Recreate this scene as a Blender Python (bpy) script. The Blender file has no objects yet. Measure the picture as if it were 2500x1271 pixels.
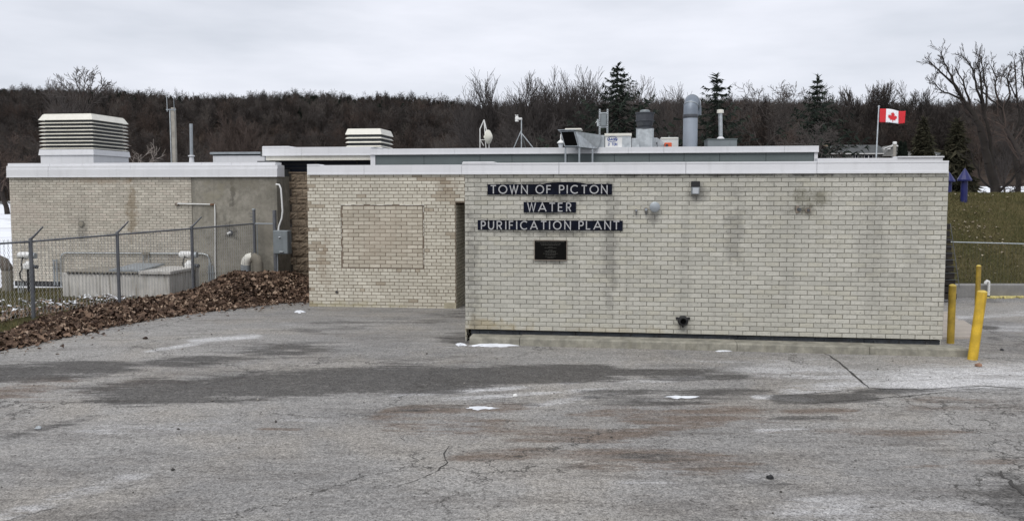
import bpy, math, random
import numpy as np
from mathutils import Vector, Matrix
random.seed(11)
R = np.random.default_rng(7)
S = bpy.context.scene
COL = S.collection
rad = math.radians

# ------------------------------------------------------------------ camera
F, CX, CY, PITCH, EYE = 1950.0, 1250.0, 603.0, rad(4.0), 2.28
cam = bpy.data.cameras.new('camera')
cam.sensor_width = 36.0
cam.lens = F / 2500 * 36
cam.shift_y = -(635.5 - CY) / 2500
cam.clip_end = 3000
camo = bpy.data.objects.new('camera', cam)
COL.objects.link(camo)
camo.location = (0, 0, EYE)
camo.rotation_euler = (rad(90) - PITCH, 0, 0)
S.camera = camo

# ------------------------------------------------------------------ light
SUN_EL, SUN_ROT = rad(52), rad(200)
wd = bpy.data.worlds.new('World')
S.world = wd
wd.use_nodes = True
nt = wd.node_tree
nt.nodes.clear()
def wn(t, **k):
    n = nt.nodes.new(t)
    for a, b in k.items():
        setattr(n, a, b)
    return n
sky = wn('ShaderNodeTexSky', sky_type='NISHITA', sun_disc=False, sun_elevation=SUN_EL, sun_rotation=SUN_ROT)
bg1 = wn('ShaderNodeBackground'); bg1.inputs[1].default_value = 0.06
bg2 = wn('ShaderNodeBackground'); bg2.inputs[1].default_value = 0.90
tc = wn('ShaderNodeTexCoord')
mp = wn('ShaderNodeMapping'); mp.inputs['Scale'].default_value = (1.3, 1.3, 5.5)
ns = wn('ShaderNodeTexNoise'); ns.inputs['Scale'].default_value = 1.7; ns.inputs['Detail'].default_value = 5; ns.inputs['Roughness'].default_value = .55
rp = wn('ShaderNodeValToRGB')
rp.color_ramp.elements[0].position = .36; rp.color_ramp.elements[0].color = (.68, .715, .79, 1)
rp.color_ramp.elements[1].position = .64; rp.color_ramp.elements[1].color = (.90, .92, 1.0, 1)
mxw = wn('ShaderNodeMixShader'); mxw.inputs[0].default_value = .92
ow = wn('ShaderNodeOutputWorld')
L = nt.links.new
L(sky.outputs[0], bg1.inputs[0]); L(tc.outputs['Generated'], mp.inputs[0]); L(mp.outputs[0], ns.inputs['Vector'])
L(ns.outputs['Fac'], rp.inputs[0]); L(rp.outputs[0], bg2.inputs[0])
L(bg1.outputs[0], mxw.inputs[1]); L(bg2.outputs[0], mxw.inputs[2]); L(mxw.outputs[0], ow.inputs[0])
sl = bpy.data.lights.new('sun', 'SUN'); sl.energy = 1.5; sl.angle = rad(35); sl.color = (1, .97, .93)
so = bpy.data.objects.new('sun', sl); COL.objects.link(so)
# light comes from behind the camera, a little to its left
sd = Vector((math.cos(SUN_EL) * -0.36, math.cos(SUN_EL) * -0.93, math.sin(SUN_EL)))
so.rotation_euler = sd.to_track_quat('Z', 'Y').to_euler()
S.view_settings.view_transform = 'Standard'
S.view_settings.look = 'None'
S.view_settings.exposure = 0.22
S.view_settings.gamma = 1.0
S.view_settings.use_curve_mapping = False

# ------------------------------------------------------------------ geometry of the view: pixel -> place
CT, ST = math.cos(PITCH), math.sin(PITCH)
def ray(px, py):
    xc, yc = (px - CX) / F, (CY - py) / F
    return np.array((xc, CT + yc * ST, -ST + yc * CT))
def at(px, py, Y):
    d = ray(px, py)
    d = d / d[1] * Y
    return np.array((d[0], Y, EYE + d[2]))
def plane(px, py, z):
    d = ray(px, py)
    s = (z - EYE) / d[2]
    return np.array((d[0] * s, d[1] * s, z))
def ground_z(X, Y):
    return -.045 - .034 * np.clip(np.asarray(Y, float) - 12.0, 0, 6.5)
def onground(px, py):
    z = 0.0
    for _ in range(25):
        p = plane(px, py, z)
        z = float(ground_z(p[0], p[1]))
    return plane(px, py, z)
def topx(X, Y, Z):
    dy, dz = Y, Z - EYE
    f = dy * CT - dz * ST
    up = dy * ST + dz * CT
    return CX + F * X / f, CY - F * up / f
A0 = rad(7.5)
U = np.array((math.cos(A0), -math.sin(A0), 0.0)); V = np.array((math.sin(A0), math.cos(A0), 0.0))
P0 = at(1135, 610, 12.35); P0[2] = 0
ROT = -A0
def W(u, v, z=0.0):
    return P0 + U * u + V * v + np.array((0, 0, z))
def wall(px, py, v):
    d = ray(px, py)
    s = (v + P0 @ V) / (d @ V)
    p = d * s
    return float((p - P0) @ U), float(EYE + p[2])
def lin(c):
    return tuple((x / 255 / 12.92) if x / 255 <= .04045 else ((x / 255 + .055) / 1.055) ** 2.4 for x in c)

# ------------------------------------------------------------------ mesh collector
class MB:
    def __init__(self):
        self.v, self.f, self.m = [], [], []
        self.mi = 0
    def add(self, vs, fs):
        b = len(self.v)
        self.v += [tuple(float(c) for c in p) for p in vs]
        self.f += [tuple(i + b for i in f) for f in fs]
        self.m += [self.mi] * len(fs)
        return self
    def box(self, x0, x1, y0, y1, z0, z1):
        vs = [(x0, y0, z0), (x1, y0, z0), (x1, y1, z0), (x0, y1, z0), (x0, y0, z1), (x1, y0, z1), (x1, y1, z1), (x0, y1, z1)]
        return self.add(vs, [(0, 3, 2, 1), (4, 5, 6, 7), (0, 1, 5, 4), (1, 2, 6, 5), (2, 3, 7, 6), (3, 0, 4, 7)])
    def bbox(self, x0, x1, y0, y1, z0, z1, b=.01):
        # box with chamfered edges
        vs = []
        for z, k in ((z0, b), (z0 + b, 0), (z1 - b, 0), (z1, b)):
            xa, xb, ya, yb = x0 + k, x1 - k, y0 + k, y1 - k
            c = b if k == 0 else b * .6
            vs += [(xa + c, ya, z), (xb - c, ya, z), (xb, ya + c, z), (xb, yb - c, z), (xb - c, yb, z), (xa + c, yb, z), (xa, yb - c, z), (xa, ya + c, z)]
        fs = [tuple(range(7, -1, -1)), tuple(range(24, 32))]
        for r in range(3):
            for i in range(8):
                j = (i + 1) % 8
                fs.append((r * 8 + i, r * 8 + j, r * 8 + 8 + j, r * 8 + 8 + i))
        return self.add(vs, fs)
    def tube(self, pts, r, n=8, caps=True):
        pts = [np.array(p, float) for p in pts]
        rs = r if hasattr(r, '__len__') else [r] * len(pts)
        vs, fs = [], []
        prev = None
        for i, p in enumerate(pts):
            if i == 0: t = pts[1] - p
            elif i == len(pts) - 1: t = p - pts[i - 1]
            else:
                a, b = p - pts[i - 1], pts[i + 1] - p
                t = a / (np.linalg.norm(a) + 1e-9) + b / (np.linalg.norm(b) + 1e-9)
            t = t / (np.linalg.norm(t) + 1e-9)
            if prev is None:
                ref = np.array((0, 0, 1.0)) if abs(t[2]) < .9 else np.array((1.0, 0, 0))
                x = np.cross(t, ref)
            else:
                x = prev - t * (prev @ t)
            x = x / (np.linalg.norm(x) + 1e-9); prev = x
            y = np.cross(t, x)
            for k in range(n):
                a = 2 * math.pi * k / n
                vs.append(p + (x * math.cos(a) + y * math.sin(a)) * rs[i])
        for i in range(len(pts) - 1):
            for k in range(n):
                fs.append((i * n + k, i * n + (k + 1) % n, (i + 1) * n + (k + 1) % n, (i + 1) * n + k))
        if caps:
            fs.append(tuple(range(n - 1, -1, -1))); fs.append(tuple(range((len(pts) - 1) * n, len(pts) * n)))
        return self.add(vs, fs)
    def lathe(self, prof, c=(0, 0, 0), n=20, caps=True):
        vs, fs = [], []
        for r, z in prof:
            for k in range(n):
                a = 2 * math.pi * k / n
                vs.append((c[0] + r * math.cos(a), c[1] + r * math.sin(a), c[2] + z))
        for i in range(len(prof) - 1):
            for k in range(n):
                fs.append((i * n + k, i * n + (k + 1) % n, (i + 1) * n + (k + 1) % n, (i + 1) * n + k))
        if caps:
            fs.append(tuple(range(n - 1, -1, -1))); fs.append(tuple(range((len(prof) - 1) * n, len(prof) * n)))
        return self.add(vs, fs)
    def frustum(self, a, za, b, zb):
        # a, b = (x0,x1,y0,y1) at heights za, zb
        vs = [(a[0], a[2], za), (a[1], a[2], za), (a[1], a[3], za), (a[0], a[3], za), (b[0], b[2], zb), (b[1], b[2], zb), (b[1], b[3], zb), (b[0], b[3], zb)]
        return self.add(vs, [(0, 3, 2, 1), (4, 5, 6, 7), (0, 1, 5, 4), (1, 2, 6, 5), (2, 3, 7, 6), (3, 0, 4, 7)])
    def ribbon(self, pts, w, y0, y1):
        # mitred stroke in the x-z plane, extruded from y1 (back) to y0 (front)
        pts = [np.array(p, float) for p in pts]
        n = len(pts); Lf, Rt = [], []
        for i, p in enumerate(pts):
            a = (p - pts[i - 1]) if i > 0 else None
            b = (pts[i + 1] - p) if i < n - 1 else None
            a = b if a is None else a
            b = a if b is None else b
            a = a / (np.linalg.norm(a) + 1e-9); b = b / (np.linalg.norm(b) + 1e-9)
            na, nb = np.array((-a[1], a[0])), np.array((-b[1], b[0]))
            m = na + nb; m = m / (np.linalg.norm(m) + 1e-9)
            k = w / 2 / max(.35, m @ na)
            Lf.append(p + m * k); Rt.append(p - m * k)
        vs, fs = [], []
        for l, r in zip(Lf, Rt):
            vs += [(l[0], y0, l[1]), (r[0], y0, r[1]), (r[0], y1, r[1]), (l[0], y1, l[1])]
        for i in range(n - 1):
            b = i * 4
            for k in range(4):
                fs.append((b + k, b + (k + 1) % 4, b + 4 + (k + 1) % 4, b + 4 + k))
        fs += [(3, 2, 1, 0), (n * 4 - 4, n * 4 - 3, n * 4 - 2, n * 4 - 1)]
        return self.add(vs, fs)
    def poly(self, pts, y0, y1):
        # polygon (x,z) extruded along y
        n = len(pts)
        vs = [(p[0], y0, p[1]) for p in pts] + [(p[0], y1, p[1]) for p in pts]
        fs = [tuple(range(n)), tuple(range(2 * n - 1, n - 1, -1))]
        for i in range(n):
            j = (i + 1) % n
            fs.append((i, i + n, j + n, j))
        return self.add(vs, fs)
    def mesh(self, name, mats, smooth=False):
        me = bpy.data.meshes.new(name)
        me.from_pydata(self.v, [], self.f)
        for m in (mats if isinstance(mats, (list, tuple)) else [mats]):
            me.materials.append(m)
        if any(self.m):
            me.polygons.foreach_set('material_index', self.m)
        if smooth:
            me.polygons.foreach_set('use_smooth', [True] * len(me.polygons))
            try: me.set_sharp_from_angle(angle=rad(40))
            except Exception: pass
        return me
    def build(self, name, mats, parent=None, smooth=False, loc=None, rz=None):
        return link(name, self.mesh(name, mats, smooth), parent, loc, rz)

def link(name, me, parent=None, loc=None, rz=None):
    o = bpy.data.objects.new(name, me)
    COL.objects.link(o)
    if parent is not None: o.parent = parent
    if loc is not None: o.location = [float(c) for c in loc]
    if rz is not None: o.rotation_euler = (0, 0, rz)
    return o
def tag(o, label=None, cat=None, group=None, kind=None):
    if label: o['label'] = label
    if cat: o['category'] = cat
    if group: o['group'] = group
    if kind: o['kind'] = kind
    return o
def thing(name, label, cat, loc=(0, 0, 0), rz=0.0, group=None):
    return tag(link(name, None, None, loc, rz), label, cat, group)
def npmesh(name, v, f, mats, parent=None, smooth=False):
    """v (n,3), f (m,k) arrays"""
    v = np.asarray(v, np.float32); f = np.asarray(f, np.int32)
    me = bpy.data.meshes.new(name)
    me.vertices.add(len(v)); me.vertices.foreach_set('co', v.ravel())
    k = f.shape[1]
    me.loops.add(f.size); me.loops.foreach_set('vertex_index', f.ravel())
    me.polygons.add(len(f)); me.polygons.foreach_set('loop_start', np.arange(len(f), dtype=np.int32) * k)
    try: me.polygons.foreach_set('loop_total', np.full(len(f), k, np.int32))
    except Exception: pass
    if smooth: me.polygons.foreach_set('use_smooth', np.ones(len(f), bool))
    for m in (mats if isinstance(mats, (list, tuple)) else [mats]): me.materials.append(m)
    me.update(calc_edges=True)
    return me
def grid(xs, ys):
    nx, ny = len(xs), len(ys)
    i = np.arange(nx - 1)[None, :] + nx * np.arange(ny - 1)[:, None]
    return np.stack((i, i + 1, i + 1 + nx, i + nx), -1).reshape(-1, 4)

# ------------------------------------------------------------------ materials
class NT:
    def __init__(self, name):
        self.m = bpy.data.materials.new(name); self.m.use_nodes = True
        self.t = self.m.node_tree
        self.b = next(n for n in self.t.nodes if n.type == 'BSDF_PRINCIPLED')
        self._geo = None
    def n(self, t, ins=None, **k):
        q = self.t.nodes.new(t)
        for a, b in k.items(): setattr(q, a, b)
        for a, b in (ins or {}).items(): self.set(q.inputs[a], b)
        return q
    def set(self, sock, val):
        if isinstance(val, bpy.types.NodeSocket): self.t.links.new(val, sock)
        else:
            if sock.type == 'RGBA' and len(val) == 3: val = (*val, 1)
            sock.default_value = val
    @property
    def geo(self):
        if self._geo is None: self._geo = self.n('ShaderNodeNewGeometry')
        return self._geo
    @property
    def pos(self): return self.geo.outputs['Position']
    def math(self, op, a, b=None, c=None, clamp=False):
        q = self.n('ShaderNodeMath', operation=op, use_clamp=clamp)
        self.set(q.inputs[0], a)
        if b is not None: self.set(q.inputs[1], b)
        if c is not None: self.set(q.inputs[2], c)
        return q.outputs[0]
    def mapr(self, v, a, b, c=0.0, d=1.0):
        q = self.n('ShaderNodeMapRange', interpolation_type='SMOOTHSTEP')
        for i, x in enumerate((v, a, b, c, d)): self.set(q.inputs[i], x)
        return q.outputs[0]
    def noise(self, scale, detail=3.0, rough=.55, stretch=None, vec=None, out='Fac', off=None):
        vec = vec if vec is not None else self.pos
        if stretch or off:
            mpn = self.n('ShaderNodeMapping')
            self.set(mpn.inputs[0], vec)
            mpn.inputs['Scale'].default_value = stretch or (1, 1, 1)
            if off: mpn.inputs['Location'].default_value = off
            vec = mpn.outputs[0]
        q = self.n('ShaderNodeTexNoise', {'Scale': scale, 'Detail': detail, 'Roughness': rough, 'Vector': vec})
        return q.outputs[out]
    def mix(self, fac, a, b, mode='MIX'):
        q = self.n('ShaderNodeMix', data_type='RGBA', blend_type=mode)
        self.set(q.inputs[0], fac); self.set(q.inputs[6], a); self.set(q.inputs[7], b)
        return q.outputs[2]
    def bump(self, h, strength=.3, dist=.01):
        q = self.n('ShaderNodeBump', {'Height': h, 'Strength': strength, 'Distance': dist})
        self.set(self.b.inputs['Normal'], q.outputs[0])
    def out(self, color=None, rough=None, metal=None, spec=None):
        if color is not None: self.set(self.b.inputs['Base Color'], color)
        if rough is not None: self.set(self.b.inputs['Roughness'], rough)
        if metal is not None: self.set(self.b.inputs['Metallic'], metal)
        if spec is not None: self.set(self.b.inputs['Specular IOR Level'], spec)
        return self.m
    def rnd(self):
        oi = self.n('ShaderNodeObjectInfo')
        return self.math('FRACT', self.math('ADD', self.geo.outputs['Random Per Island'], oi.outputs['Random']))
    def uz(self):
        sp = self.n('ShaderNodeSeparateXYZ'); self.set(sp.inputs[0], self.pos)
        sb = self.n('ShaderNodeVectorMath', operation='SUBTRACT'); self.set(sb.inputs[0], self.pos); sb.inputs[1].default_value = tuple(P0)
        dp = self.n('ShaderNodeVectorMath', operation='DOT_PRODUCT'); self.set(dp.inputs[0], sb.outputs[0]); dp.inputs[1].default_value = tuple(U)
        return dp.outputs['Value'], sp.outputs[2]
    def blob(self, uz, u0, z0, a, b, soft=.5, wob=None):
        x = self.math('MULTIPLY', self.math('SUBTRACT', uz[0], u0), 1 / a)
        y = self.math('MULTIPLY', self.math('SUBTRACT', uz[1], z0), 1 / b)
        d = self.math('SQRT', self.math('ADD', self.math('MULTIPLY', x, x), self.math('MULTIPLY', y, y)))
        if wob is not None: d = self.math('ADD', d, wob)
        return self.mapr(d, 1.0, 1.0 - soft)

def mat(name, col, rough=.6, metal=0.0, var=.18, scale=6.0, bump=0.0, bscale=60.0, streak=0.0, spec=None, dirt=None):
    q = NT(name)
    a = q.noise(scale, 4)
    c = q.mix(q.mapr(a, .3, .7), tuple(x * (1 - var) for x in col), tuple(min(1, x * (1 + var)) for x in col))
    fine = q.noise(scale * 9, 2)
    c = q.mix(q.mapr(fine, .35, .75, 0, .35), c, tuple(x * (1 - var * 1.6) for x in col))
    if streak:
        s = q.noise(3.0, 4, stretch=(3.2, 3.2, .22))
        c = q.mix(q.mapr(s, .5, .72, 0, streak), c, tuple(x * .45 for x in col) if dirt is None else dirt)
    if bump: q.bump(q.noise(bscale, 3), bump, .006)
    rr = q.mapr(a, .3, .7, max(.05, rough - .08), min(1, rough + .08))
    return q.out(c, rr, metal, spec)

def brick_mat(name, lo, hi, spots=.3, stains=(), streak=.35, warm=None, bump=.5, streakcol=None):
    q = NT(name)
    r = q.rnd()
    c = q.mix(r, lo, hi)
    r2 = q.math('FRACT', q.math('MULTIPLY', r, 7.31))
    c = q.mix(q.mapr(r2, .86, .99, 0, .3), c, tuple(x * .65 for x in lo))
    if warm is not None:
        c = q.mix(q.mapr(q.math('FRACT', q.math('MULTIPLY', r, 3.77)), .55, 1, 0, .5), c, warm)
    big = q.noise(.9, 4, off=(3, 1, 7))
    c = q.mix(q.mapr(big, .45, .75, 0, .3), c, tuple(x * .72 for x in lo))
    s = q.noise(1.6, 5, stretch=(2.6, 2.6, .16))
    c = q.mix(q.mapr(s, .52, .75, 0, streak), c, streakcol or tuple(x * .5 for x in lo))
    mid = q.noise(16, 4, .7)
    c = q.mix(q.mapr(mid, .35, .8, 0, .3), c, tuple(x * .6 for x in lo))
    fine = q.noise(26, 3, .7, stretch=(1, 1, 1.8))
    c = q.mix(q.mapr(fine, .63, .72, 0, spots), c, tuple(x * .22 for x in lo))
    uz = q.uz()
    wob = q.mapr(q.noise(5, 5, .65), .25, .75, -.55, .55)
    for (u0, z0, a, b, col, k) in stains:
        c = q.mix(q.math('MULTIPLY', q.blob(uz, u0, z0, a, b, .9, wob), k), c, col)
    q.bump(q.noise(45, 4, .65), bump, .01)
    return q.out(c, .82, 0, .3)

# ------------------------------------------------------------------ places of the big planes
VC, VL, VS = 4.44, 7.59, 8.4          # fronts: middle wing, left building, stone wall
RU1, _ = wall(2310, 610, 0)
RZ0, RZ1 = wall(1137, 803, 0)[1], wall(1130, 424, 0)[1]
def st(px, py, v, a, b, col, k):
    u, z = wall(px, py, v)
    return (u, z, a, b, col, k)
BLK = (.035, .033, .03); GRN = (.16, .155, .12); DGR = (.13, .125, .115); OCH = (.36, .29, .16); BRN = (.22, .155, .10)
stR = [st(1490, 600, 0, .17, 1.1, DGR, .45), st(1795, 560, 0, .22, .9, DGR, .40), st(1990, 485, 0, .38, .22, (.12, .11, .07), .6),
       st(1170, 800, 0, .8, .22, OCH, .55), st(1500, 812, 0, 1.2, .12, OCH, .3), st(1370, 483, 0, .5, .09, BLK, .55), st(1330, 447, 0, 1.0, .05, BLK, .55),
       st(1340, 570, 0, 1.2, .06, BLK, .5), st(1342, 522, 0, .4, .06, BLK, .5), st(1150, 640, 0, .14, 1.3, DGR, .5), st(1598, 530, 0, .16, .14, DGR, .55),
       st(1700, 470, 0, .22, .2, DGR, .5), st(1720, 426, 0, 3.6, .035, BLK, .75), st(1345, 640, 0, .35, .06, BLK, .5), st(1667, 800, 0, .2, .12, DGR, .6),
       st(2240, 640, 0, .4, .9, (.3, .29, .26), .3), st(1960, 512, 0, .25, .1, (.09, .08, .06), .7), st(2130, 590, 0, .3, 1.2, DGR, .2)]
m_brR = brick_mat('pale_rough_brick', (.475, .462, .405), (.57, .553, .487), .9, stR, .26, warm=(.505, .48, .385), bump=.9)
m_mortR = brick_mat('grey_mortar', (.23, .22, .19), (.26, .25, .215), .2, stR, .3, bump=.2)
stC = [st(765, 745, VC, 2.8, .14, (.34, .30, .17), .5), st(790, 640, VC, .25, .8, BRN, .35), st(1090, 450, VC, .35, .25, BRN, .3), st(930, 580, VC, .8, .7, (.40, .34, .27), .45)]
m_brC = brick_mat('cream_smooth_brick', (.535, .50, .415), (.665, .63, .535), .15, stC, .2, bump=.25)
m_brB = brick_mat('brown_stained_brick', (.38, .33, .255), (.47, .415, .33), .2, stC, .2, bump=.3)
m_brI = brick_mat('pinkish_infill_brick', (.45, .405, .325), (.64, .59, .49), .15, stC, .2, bump=.25)
m_mortC = brick_mat('brown_mortar', (.17, .135, .10), (.21, .17, .13), .2, stC, .2, bump=.2)
stL = [st(322, 520, VL, .22, 1.2, (.2, .15, .09), .6), st(198, 560, VL, .25, .5, DGR, .45), st(60, 520, VL, 1.0, .6, (.5, .43, .37), .35), st(250, 440, VL, 1.4, .12, (.36, .25, .16), .35),
       st(400, 640, VL, 1.5, .5, DGR, .25)]
m_brL = brick_mat('grey_cream_brick', (.45, .415, .35), (.61, .57, .485), .3, stL, .3, warm=(.55, .48, .41), bump=.4)
m_mortL = brick_mat('pale_mortar', (.23, .21, .175), (.27, .245, .205), .2, stL, .3, bump=.2)
m_conc = mat('stained_concrete_render', (.235, .215, .175), .9, var=.2, scale=2.2, bump=.35, bscale=25, streak=.55, dirt=(.12, .115, .10))
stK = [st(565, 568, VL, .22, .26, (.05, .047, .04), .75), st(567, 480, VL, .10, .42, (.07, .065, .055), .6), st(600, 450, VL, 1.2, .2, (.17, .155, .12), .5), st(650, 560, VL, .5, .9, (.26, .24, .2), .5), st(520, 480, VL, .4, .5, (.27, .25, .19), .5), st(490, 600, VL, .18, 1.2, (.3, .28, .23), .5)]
q = NT('olive_concrete_wall')
c = q.mix(q.mapr(q.noise(1.6, 7, .65), .35, .65), (.22, .207, .172), (.32, .30, .255))
c = q.mix(q.mapr(q.noise(9, 6, .7), .42, .62, 0, .45), c, (.14, .13, .108))
c = q.mix(q.mapr(q.noise(2.2, 5, stretch=(2.6, 2.6, .2)), .54, .70, 0, .35), c, (.11, .105, .09))
uz = q.uz(); wobk = q.mapr(q.noise(5, 5, .65), .3, .7, -.6, .6)
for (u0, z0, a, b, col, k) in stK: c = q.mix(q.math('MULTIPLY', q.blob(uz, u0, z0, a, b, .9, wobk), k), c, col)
q.bump(q.noise(22, 5), .4, .01)
m_concw = q.out(c, .9, 0, .2)
m_conc2 = mat('pale_concrete', (.50, .485, .45), .9, var=.15, scale=3, bump=.4, bscale=35, streak=.8, dirt=(.20, .18, .14))
m_kerb = mat('kerb_concrete', (.26, .248, .205), .92, var=.28, scale=7, bump=.6, bscale=40, streak=.4, dirt=(.14, .13, .09))
m_white = mat('white_metal_flashing', (.70, .705, .72), .42, var=.03, scale=1.6, spec=.4, streak=.15, dirt=(.42, .42, .41), bump=.25, bscale=2.5)
m_whitep = mat('white_paint', (.74, .74, .72), .45, var=.05, scale=4, streak=.2, dirt=(.5, .48, .42))
m_cream = mat('cream_paint', (.76, .74, .66), .5, var=.05, scale=4, streak=.15, dirt=(.5, .46, .36))
m_grey = mat('grey_metal_panel', (.115, .14, .14), .55, var=.08, scale=1.5, streak=.1)
m_greybox = mat('grey_enamel', (.20, .225, .235), .45, var=.07, scale=4, streak=.2)
m_galv = mat('galvanised_sheet', (.50, .53, .54), .42, .75, var=.18, scale=8, streak=.15)
m_galvd = mat('weathered_galvanised', (.34, .37, .39), .5, .5, var=.12, scale=6, streak=.15)
m_post = mat('grey_fence_steel', (.145, .152, .165), .55, .4, var=.15, scale=12)
m_wire = mat('chain_link_wire', (.46, .46, .45), .6, .2, var=.1, scale=12)
m_dark = mat('dark_fan_metal', (.055, .06, .07), .5, .2, var=.15, scale=8)
m_black = mat('black_plastic', (.012, .012, .013), .6, var=.2, scale=10)
m_navy = mat('navy_dark_glass', (.008, .011, .02), .5, var=.4, scale=2, spec=.2)
m_chan = mat('dark_steel_beam', (.085, .092, .10), .6, .3, var=.35, scale=5, streak=.5, dirt=(.05, .035, .025))
m_sign = mat('navy_black_sign_board', (.006, .008, .016), .8, var=.5, scale=7, spec=.12)
m_lett = mat('grey_white_letter', (.42, .42, .42), .5, var=.08, scale=9, spec=.3)
m_plaque = mat('black_bronze_plaque', (.005, .0045, .004), .8, var=.3, scale=9, spec=.1)
m_bronze = mat('bronze_edge', (.25, .21, .17), .5, .4, var=.2, scale=14)
m_plaqtx = mat('plaque_relief', (.04, .038, .032), .6, .2, var=.3, scale=30)
m_yel = mat('yellow_bollard_paint', (.62, .40, .03), .5, var=.2, scale=6, bump=.5, bscale=40, streak=.4, dirt=(.30, .19, .03))
m_yeld = mat('dull_yellow_paint', (.40, .27, .03), .6, var=.25, scale=9, bump=.5, bscale=45, streak=.4, dirt=(.2, .13, .04))
m_yelk = mat('worn_yellow_kerb_paint', (.60, .52, .20), .8, var=.3, scale=9, bump=.4, bscale=40)
m_blue = mat('blue_vent_paint', (.014, .018, .105), .4, var=.12, scale=5, spec=.4)
m_orange = mat('orange_housing', (.62, .10, .03), .5, var=.1, scale=9)
m_wood = mat('weathered_post_timber', (.34, .32, .28), .85, var=.2, scale=5, bump=.4, bscale=40, streak=.4)
m_snow = mat('snow', (.74, .76, .79), .8, var=.12, scale=4, bump=.4, bscale=18)
m_frost = mat('frosted_lamp_glass', (.62, .65, .68), .3, var=.05, scale=5)
m_dish = mat('cream_dish', (.76, .74, .64), .45, var=.06, scale=4)
m_slate = mat('slate_roof_shingle', (.075, .08, .08), .9, var=.25, scale=1.5)
m_siding = mat('grey_siding', (.20, .20, .19), .8, var=.1, scale=1)
m_red = mat('flag_red_cloth', (.56, .022, .03), .8, var=.08, scale=3)
m_whitec = mat('flag_white_cloth', (.78, .78, .80), .8, var=.05, scale=3)
m_rubber = mat('rubber_hose', (.02, .02, .02), .7, var=.2, scale=9)
m_timber = mat('dark_crib_timber', (.022, .018, .015), .9, var=.3, scale=6, bump=.5, bscale=30)
m_logo = mat('blue_print', (.03, .07, .28), .5, var=.05, scale=5)

# sandstone blocks
def stone_mat(name, lo, hi):
    q = NT(name)
    c = q.mix(q.rnd(), lo, hi)
    c = q.mix(q.mapr(q.noise(5, 5, .65), .35, .75, 0, .6), c, tuple(x * .55 for x in lo))
    c = q.mix(q.mapr(q.noise(1.4, 3), .45, .7, 0, .35), c, tuple(x * .5 for x in lo))
    q.bump(q.noise(11, 5, .6), 1.0, .05)
    return q.out(c, .9, 0, .2)
m_stone = stone_mat('brown_sandstone', (.25, .195, .14), (.36, .29, .215))
m_stoned = stone_mat('dark_sandstone', (.085, .072, .058), (.125, .105, .085))
m_mortS = mat('dark_stone_mortar', (.14, .115, .09), .95, var=.2, scale=6)

# ------------------------------------------------------------------ terrain
def smooth(a, b, x):
    t = np.clip((np.asarray(x, float) - a) / (b - a), 0, 1)
    return t * t * (3 - 2 * t)
def vnoise(x, y, s, seed):
    """cheap value noise, numpy"""
    x = np.asarray(x, float) / s; y = np.asarray(y, float) / s
    xi, yi = np.floor(x).astype(int), np.floor(y).astype(int)
    fx, fy = x - xi, y - yi
    fx, fy = fx * fx * (3 - 2 * fx), fy * fy * (3 - 2 * fy)
    def h(a, b):
        k = (a * 374761393 + b * 668265263 + seed * 974634721) & 0x7fffffff
        k = ((k ^ (k >> 13)) * 1274126177) & 0x7fffffff
        return (k ^ (k >> 16)) % 10007 / 10007.0
    return (h(xi, yi) * (1 - fx) + h(xi + 1, yi) * fx) * (1 - fy) + (h(xi, yi + 1) * (1 - fx) + h(xi + 1, yi + 1) * fx) * fy
RIDGE = 420.0
def ridge_z(t):
    px = CX + F * t
    y = np.interp(px, [-900, 0, 300, 600, 1000, 1300, 1600, 2000, 2500, 3400], [216, 234, 242, 257, 262, 279, 284, 286, 287, 290])
    return EYE + (467 - y) / F * RIDGE - 8.5
def terrain(X, Y):
    X = np.asarray(X, float); Y = np.asarray(Y, float)
    t = X / np.maximum(Y, 5)
    rz = ridge_z(t)
    k = smooth(-.25, .25, t)
    zl = np.interp(Y, [0, 22, 190, 240, 300], [-.42, -.3, -.3, 4, 16])
    zr = np.interp(Y, [0, 24, 32, 100, 160, 240, 300], [-.42, -.42, .9, 1.5, 7.0, 14, 22])
    low = zl * (1 - k) + zr * k
    f = smooth(230, RIDGE, Y)
    z = low * (1 - f) + rz * f
    z = np.where(Y > RIDGE, rz - (Y - RIDGE) * .05, z)
    z = z + np.where(Y > 120, (vnoise(X, Y, 45, 3) - .5) * 5 * smooth(120, 260, Y), 0)
    return z
q = NT('snowy_field')
c = q.mix(q.mapr(q.noise(.35, 5), .5, .62), (.80, .82, .86), (.62, .63, .64))
q.bump(q.noise(3, 4), .3, .05)
m_field = q.out(c, .7)
q = NT('leaf_litter_hillside')
c = q.mix(q.mapr(q.noise(.08, 5), .35, .65), (.040, .032, .027), (.066, .052, .043))
m_hill = q.out(c, 1.0, 0, 0)
xs = np.concatenate((np.arange(-700, -200, 25), np.arange(-200, 200, 8), np.arange(200, 725, 25)))
ys = np.concatenate((np.arange(-60, 20, 10), np.arange(20, 44, 3), np.arange(44, 200, 12), np.arange(200, 440, 15), np.arange(440, 901, 60)))
XX, YY = np.meshgrid(xs, ys)
ZZ = terrain(XX, YY)
vv = np.stack((XX, YY, ZZ), -1).reshape(-1, 3); ff = grid(xs, ys)
cy = vv[ff].mean(1); cut = np.where(cy[:, 0] / np.maximum(cy[:, 1], 5) > -.1, 110, 205)
far = cy[:, 1] > cut
for nm, sel, m in (('ground', ~far, m_field), ('hill', far, m_hill)):
    fs = ff[sel]; ids = np.unique(fs); rem = np.zeros(len(vv), int); rem[ids] = np.arange(len(ids))
    tag(link(nm, npmesh(nm, vv[ids], rem[fs], m, smooth=True)), kind='structure')

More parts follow.
